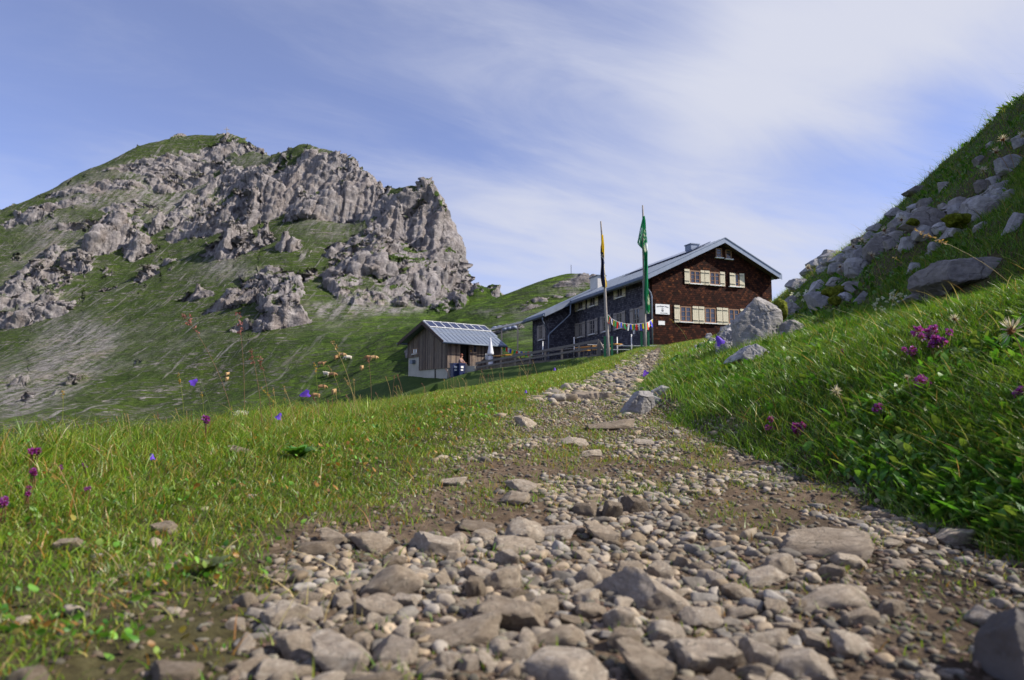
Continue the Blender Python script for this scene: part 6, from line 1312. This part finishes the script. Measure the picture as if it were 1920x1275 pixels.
for i, a in enumerate([
    (1897, 620, 1925, 700, 62, 'largest feathery seed head with a brown core at the right edge'), (1880, 262, 1905, 330, 26, 'whitish seed head highest on the slope'), (1868, 285, 1895, 330, 24, 'whitish seed head just left of the highest one'), (1843, 320, 1855, 350, 22, 'small pale seed head on the upper slope'), (1690, 412, 1697, 440, 20, 'sunlit seed head left of the great tilted slab'), (1658, 432, 1667, 455, 22, 'pinkish seed head above the large cracked rock'), (1617, 452, 1630, 480, 20, 'seed head in front of the wide pale rock'), (1634, 478, 1652, 520, 20, 'nodding seed head right of the oval rock'), (1600, 462, 1610, 485, 18, 'seed head in the gap left of the oval rock'), (1575, 500, 1580, 520, 16, 'low seed head below the lumpy skyline rock'), (1516, 502, 1528, 525, 18, 'lone seed head silhouetted against the sky near the hut'), (1685, 464, 1688, 480, 18, 'seed head in the red brown hollow'), (1790, 598, 1812, 640, 26, 'yellow brown curled seed head behind the big thyme'), (1568, 735, 1592, 800, 34, 'pale woolly seed stalk leaning in mid bank'), (1700, 708, 1712, 760, 18, 'bent brown seed head over the thyme'), (1918, 255, 1935, 300, 30, 'white seed head at the right edge below the skyline')]):
    seedhead(*a[:5], a[5], 60 + i, 'white' not in a[5] and 'pale' not in a[5])
def stalk(px, py, bx, by, kind, lab, seed, grp='tall stalks on the meadow crest', Yf=None, headlen=.2):
    rr = np.random.default_rng(seed); g = hit(bx, by); Y = g.y
    d = at(px, py, Y) - g; o = tag(empty('grass_stalk', g), lab, 'grass stalk', grp); cols = {'tan': (.42, .27, .13), 'red': (.27, .10, .09), 'gold': (.45, .25, .05)}; sc = {'tan': (.36, .28, .12), 'red': (.22, .13, .08), 'gold': (.2, .24, .05)}[kind]
    P = curve((0, 0, -.01), tuple(d), (-d.x * .14 + rr.normal(0, .01) * d.z, 0, d.z * .02), 9); tubeM('stem', P, [.0006 + .00028 * Y * (1 - .55 * i / 8) for i in range(9)], sc, o)
    Vs = []; Fs = []; b = 0; n = 12 if kind == 'red' else 10; L_ = max(d.length * headlen, .012)
    for i in range(n):
        t = 1 - headlen * rr.random() * 1.0; k = t * 8; i0 = min(int(k), 7); c = P[i0].lerp(P[i0 + 1], k - i0)
        dr = (P[i0 + 1] - P[i0]).normalized(); off = np.array(c) + rr.normal(0, .07 if kind == 'red' else .035, 3) * L_
        V, Fq = puff(off, 0.0, 3, rr, L_ * .16, L_ * .035, 0); V = V + np.array(dr * L_ * .05); Vs.append(V); Fs.append(Fq + b); b += len(V)
    V = np.concatenate(Vs); mk('spikelet', V, [np.concatenate(Fs)], M['petal'], o, np.tile(cols[kind], (len(V), 1)) * rr.uniform(.6, 1.3, (len(V), 1)))
    return o
STK = [(335, 700, 346, 812, 'gold', 'golden sedge stalk standing alone on the left crest'), (378, 735, 381, 812, 'gold', 'forked golden stalk right of the lone golden sedge'), (118, 732, 113, 832, 'gold', 'golden stalk far left against the scree'), (67, 790, 75, 840, 'tan', 'short hooked tan stalk near the left edge'), (238, 775, 246, 835, 'tan', 'short tan stalk left of the lone golden sedge'), (343, 588, 440, 800, 'red', 'long arching red grass whose panicle droops at its left end'), (447, 590, 462, 690, 'red', 'thin red stalk before the lower crag'),
       (470, 655, 492, 815, 'red', 'tall reddish stalk with a broad tan head'), (484, 665, 512, 808, 'red', 'tall reddish stalk leaning beside the broad headed one'), (512, 726, 520, 800, 'tan', 'tan stalk with a round brown head at centre left'), (490, 727, 545, 812, 'gold', 'golden stalk of the fan leaning left, lowest'), (505, 745, 552, 808, 'gold', 'golden stalk of the fan leaning left, middle'), (530, 722, 556, 805, 'tan', 'tan stalk of the fan leaning left, uppermost'), (540, 775, 560, 805, 'tan', 'short brown headed stalk by the bellflower'),
       (622, 640, 668, 790, 'tan', 'tall bending tan stalk right of the bellflower'), (646, 708, 676, 790, 'tan', 'tan stalk crossing the tall bending one'), (590, 680, 597, 780, 'gold', 'slender golden stalk above the bellflower'), (616, 686, 640, 705, 'tan', 'tan branch reaching left from the tall bending stalk'), (690, 668, 696, 775, 'red', 'straight reddish stalk among the sheep'), (704, 735, 716, 768, 'red', 'short reddish stalk left of the shed'), (745, 703, 757, 752, 'red', 'reddish stalk with a drooping head below the shed corner'), (663, 710, 665, 775, 'tan', 'pale short stalk below the sheep'),
       (205, 830, 212, 880, 'tan', 'short tan stalk in the left meadow'), (105, 870, 150, 985, 'tan', 'thick dry brown stalk with a pale cap in the left foreground'), (12, 812, 24, 860, 'tan', 'bent tan stalk at the left edge'), (835, 690, 848, 730, 'red', 'reddish stalk in front of the blue bins'), (920, 688, 925, 712, 'tan', 'tan stalk below the lower fence end'), (905, 705, 912, 722, 'tan', 'tan stalk on the crest below the fence'), (1715, 432, 1915, 555, 'tan', 'very long brown straw lying across the bank below the great slab'), (1676, 482, 1735, 545, 'tan', 'thin pale straw leaning left of the broad sunlit rock'), (1255, 597, 1290, 640, 'gold', 'yellow budded stem in front of the lower hut windows'), (1230, 738, 1275, 790, 'red', 'rusty straw bending over the bedrock ledge')]
for i, a in enumerate(STK): stalk(*a, 200 + i)
def small_stalks():
    rr = random.Random(8); k = 0
    for i in range(110):
        px = rr.uniform(20, 760) if i < 70 else rr.uniform(740, 1010)
        cy = np.interp(px, [0, 350, 600, 760, 900, 1010], [835, 806, 780, 742, 712, 694]); by = cy + rr.uniform(4, 26); h = rr.uniform(18, 52) if px < 740 else rr.uniform(14, 34)
        stalk(px + rr.uniform(-16, 6), by - h, px, by, rr.choice(['tan', 'tan', 'red', 'gold']), 'short thin grass stalk with a small seed head along the meadow crest', 300 + i, 'short seed stalks along the meadow crest')
small_stalks()
def white_flowers():
    rr = np.random.default_rng(5)
    def f(px, py, sz, lab, grp, seed):
        r2 = np.random.default_rng(seed); g = hit(px, py + sz * 1.2); s = scale_at(g.y); H_ = sz * 1.4 * s; o = tag(empty('white_flower', g), lab, 'flower', grp)
        tubeM('stem', curve((0, 0, -.01), (0, 0, H_), (.002, 0, 0)), .0008 + .0002 * g.y, (.12, .18, .06), o); V, Fq = puff((0, 0, H_), sz * s * .1, 16, r2, sz * s * .45, sz * s * .2, .5); mk('blossom', V, [Fq], M['petal'], o, (.72, .72, .66))
    for i, (px, py, lab) in enumerate(((450, 768, 'white pink blossom left of the tall reddish stalks'), (458, 770, 'white blossom drooping beside the pink one'), (443, 776, 'pale lilac blossom lowest of the little white group'))): f(px, py, 13, lab, 'white blossoms on the left crest', i)
    for i in range(34):
        px = rr.uniform(1625, 1700); py = 585 - (px - 1625) * .42 + rr.uniform(-14, 14)
        if i > 24: px = rr.uniform(1480, 1515); py = rr.uniform(540, 570)
        f(px, py, rr.uniform(6, 10), 'small white flower in the white patch of the bank', 'small white flowers on the bank', 20 + i)
white_flowers()
def rosette(px, py, size, lab, col, seed, n=9):
    rr = np.random.default_rng(seed); g = hit(px, py); s = scale_at(g.y); L_ = size * s * .5; o = tag(empty('leaf_rosette', g), lab, 'plant')
    for i in range(n):
        a = 2 * math.pi * i / n + rr.normal(0, .2); la = rr.uniform(.4, 1.5); V, Fc, Cc = ribbons(np.zeros((1, 3)), np.array([L_ * .55 * rr.uniform(.6, 1.1)]), np.array([L_ * .26]), np.array([[math.cos(a) * la, math.sin(a) * la]]), np.array([.7]), np.array([a + math.pi / 2]), np.array([col]) * rr.uniform(.7, 1.2), 8, 'leaf', .12)
        mk('leaf', V, [Fc], M['leaf'], o, Cc)
rosette(395, 1078, 150, 'grey green rosette of broad leaves lying at the left path edge', (.12, .15, .06), 1, 12)
rosette(560, 862, 130, 'dark green leafy clump in the left meadow', (.07, .19, .02), 2, 24)
rosette(855, 890, 60, 'small pale rosette growing in the path', (.12, .16, .06), 3, 7)
# ------------------------------------------------------------------ sheep and the seated person
def skin(name, pts, edges, rad, mat, root=0, sub=2):
    me = bpy.data.meshes.new(name); me.from_pydata(pts, edges, []); o = bpy.data.objects.new(name, me); C.objects.link(o)
    md = o.modifiers.new('s', 'SKIN'); sd = o.modifiers.new('d', 'SUBSURF'); sd.levels = sub
    for i, v in enumerate(me.skin_vertices[0].data): v.radius = rad[i] if hasattr(rad[i], '__len__') else (rad[i], rad[i]); v.use_root = i == root
    dg = bpy.context.evaluated_depsgraph_get(); m2 = bpy.data.meshes.new_from_object(o.evaluated_get(dg)); bpy.data.objects.remove(o)
    m2.polygons.foreach_set('use_smooth', np.ones(len(m2.polygons), dtype=bool)); m2.materials.clear(); m2.materials.append(mat); return m2
def build_sheep():
    wool = {'brown': simple('brown_wool', (.30, .17, .08), .95, .3, 7, 0, .6), 'cream': simple('tan_wool', (.42, .27, .13), .95, .25, 7, 0, .6), 'white': simple('white_wool', (.6, .53, .43), .95, .2, 7, 0, .6)}
    def body(mat, graze):
        hz = (.25, .12) if graze else (.95, .9)
        pts = [(0, 0, .62), (.32, 0, .64), (.55, 0, .62), (-.32, 0, .63), (-.5, 0, .6), (.72, 0, .58 if graze else .8), (.88, 0, .34 if graze else .92), (1.0, 0, .16 if graze else .88), (-.6, 0, .5)]
        ed = [(0, 1), (1, 2), (0, 3), (3, 4), (2, 5), (5, 6), (6, 7), (4, 8)]; rad = [.27, .27, .2, .28, .22, .12, .09, .05, .04]
        for sx, jx in ((.4, 2), (-.45, 4)):
            for sy in (-.13, .13):
                b = len(pts); pts += [(sx, sy, .4), (sx - (.05 if sx < 0 else -.02), sy, .22), (sx, sy, 0)]; ed += [(1 if sx > 0 else 3, b), (b, b + 1), (b + 1, b + 2)]; rad += [.1, .045, .035]
        return skin('sheep', pts, ed, rad, mat, 0, 1)
    ear = MB().ball((0, 0, 0), (.03, .07, .02))
    MS = {(k, g): body(wool[k], g) for k in wool for g in (True, False)}
    L_ = [(640, 671, 'cream', True, 0, 'cream sheep grazing left of the white one'), (652, 676, 'white', True, 3.3, 'white sheep grazing in the middle of the meadow'), (629, 676, 'brown', True, 1.4, 'brown sheep seen from behind left of the cream one'), (691, 676, 'brown', True, 3.2, 'brown sheep, left one of the pair near the shed'), (700, 676, 'cream', True, 0.4, 'tan sheep, right one of the pair near the shed'), (677, 696, 'cream', True, 1.6, 'tan sheep standing end-on alone below the white one'), (601, 688, 'brown', False, 0.1, 'brown sheep standing sideways left of the group'), (612, 707, 'white', False, 2.6, 'pale sheep with a dark companion at the terrace edge'), (622, 708, 'brown', True, 0, 'dark sheep touching the pale one at the terrace edge'), (604, 732, 'brown', True, .3, 'brown sheep above the two lowest'), (626, 740, 'cream', True, 1.5, 'tan sheep end-on, right of the lowest'), (593, 748, 'brown', True, 3.1, 'lowest brown sheep behind the dry stalks'), (425, 706, 'cream', False, 1.5, 'upper of two tiny cream sheep on the far slope'), (425, 715, 'cream', False, 1.7, 'lower of two tiny cream sheep on the far slope')]
    for (px, py, k, g, yaw, lab) in L_:
        p = sheet_hit(MTG, px, py); o = tag(mobj('sheep', MS[(k, g)], None, p - Vector((0, 0, .05))), lab, 'sheep', 'sheep grazing on the mountain meadow'); o.rotation_euler = (0, 0, yaw); sc = 1.05; o.scale = (sc, sc, sc)
build_sheep()
def build_person():
    a = at(868, 688, 50.9); p = Vector((a.x - .25, a.y + .35, 3.2)); sk = simple('skin', (.36, .19, .13), .6, .1, 5); top = simple('mauve_shirt', (.20, .13, .14), .85, .25, 8); hair = simple('auburn_hair', (.16, .045, .025), .7, .3, 20)
    pts = [(0, 0, .12), (.02, 0, .32), (.08, 0, .55), (.12, 0, .68), (.17, -.01, .84)]; ed = [(0, 1), (1, 2), (2, 3), (3, 4)]; rad = [.17, .15, .17, .065, .095]
    for sy in (-1, 1):
        b = len(pts); pts += [(.09, sy * .19, .52), (.25, sy * .24, .3), (.46, sy * .14, .24), (.54, sy * .1, .24)]; ed += [(2, b), (b, b + 1), (b + 1, b + 2), (b + 2, b + 3)]; rad += [.065, .05, .038, .03]
        b = len(pts); pts += [(.12, sy * .1, .1), (.5, sy * .13, .14), (.52, sy * .13, -.3), (.62, sy * .13, -.36)]; ed += [(0, b), (b, b + 1), (b + 1, b + 2), (b + 2, b + 3)]; rad += [.1, .08, .055, .04]
    o = tag(mobj('person', skin('person', pts, ed, rad, sk), None, p), 'person seated by the shed door in a mauve top, arms resting on the ledge', 'person'); o.rotation_euler = (0, 0, -.5)
    s2 = skin('shirt', pts[:3] + [(.09, -.19, .52), (.18, -.22, .4), (.09, .19, .52), (.18, .22, .4)], [(0, 1), (1, 2), (2, 3), (3, 4), (2, 5), (5, 6)], [.19, .17, .185, .085, .075, .085, .075], top); mobj('shirt', s2, o)
    lg = []; le = []; lr = []
    for sy in (-1, 1):
        b = len(lg); lg += [(0, sy * .06, .1), (.12, sy * .1, .1), (.5, sy * .13, .14), (.52, sy * .13, -.2)]; le += [(b, b + 1), (b + 1, b + 2), (b + 2, b + 3)]; lr += [.14, .12, .1, .075]
    le.append((0, 4)); mobj('trousers', skin('trousers', lg, le, lr, simple('dark_trousers', (.035, .035, .05), .9, .2, 8)), o)
    h = MB().ball((.14, -.01, .9), (.115, .11, .11), 10, 7); h.ball((.06, -.01, .76), (.07, .1, .16), 10, 7); mobj('hair', h.build('hair', hair, None, True).data, o); bpy.data.objects.remove([x for x in C.objects if x.name == 'hair' and x.parent is None][0])
build_person()
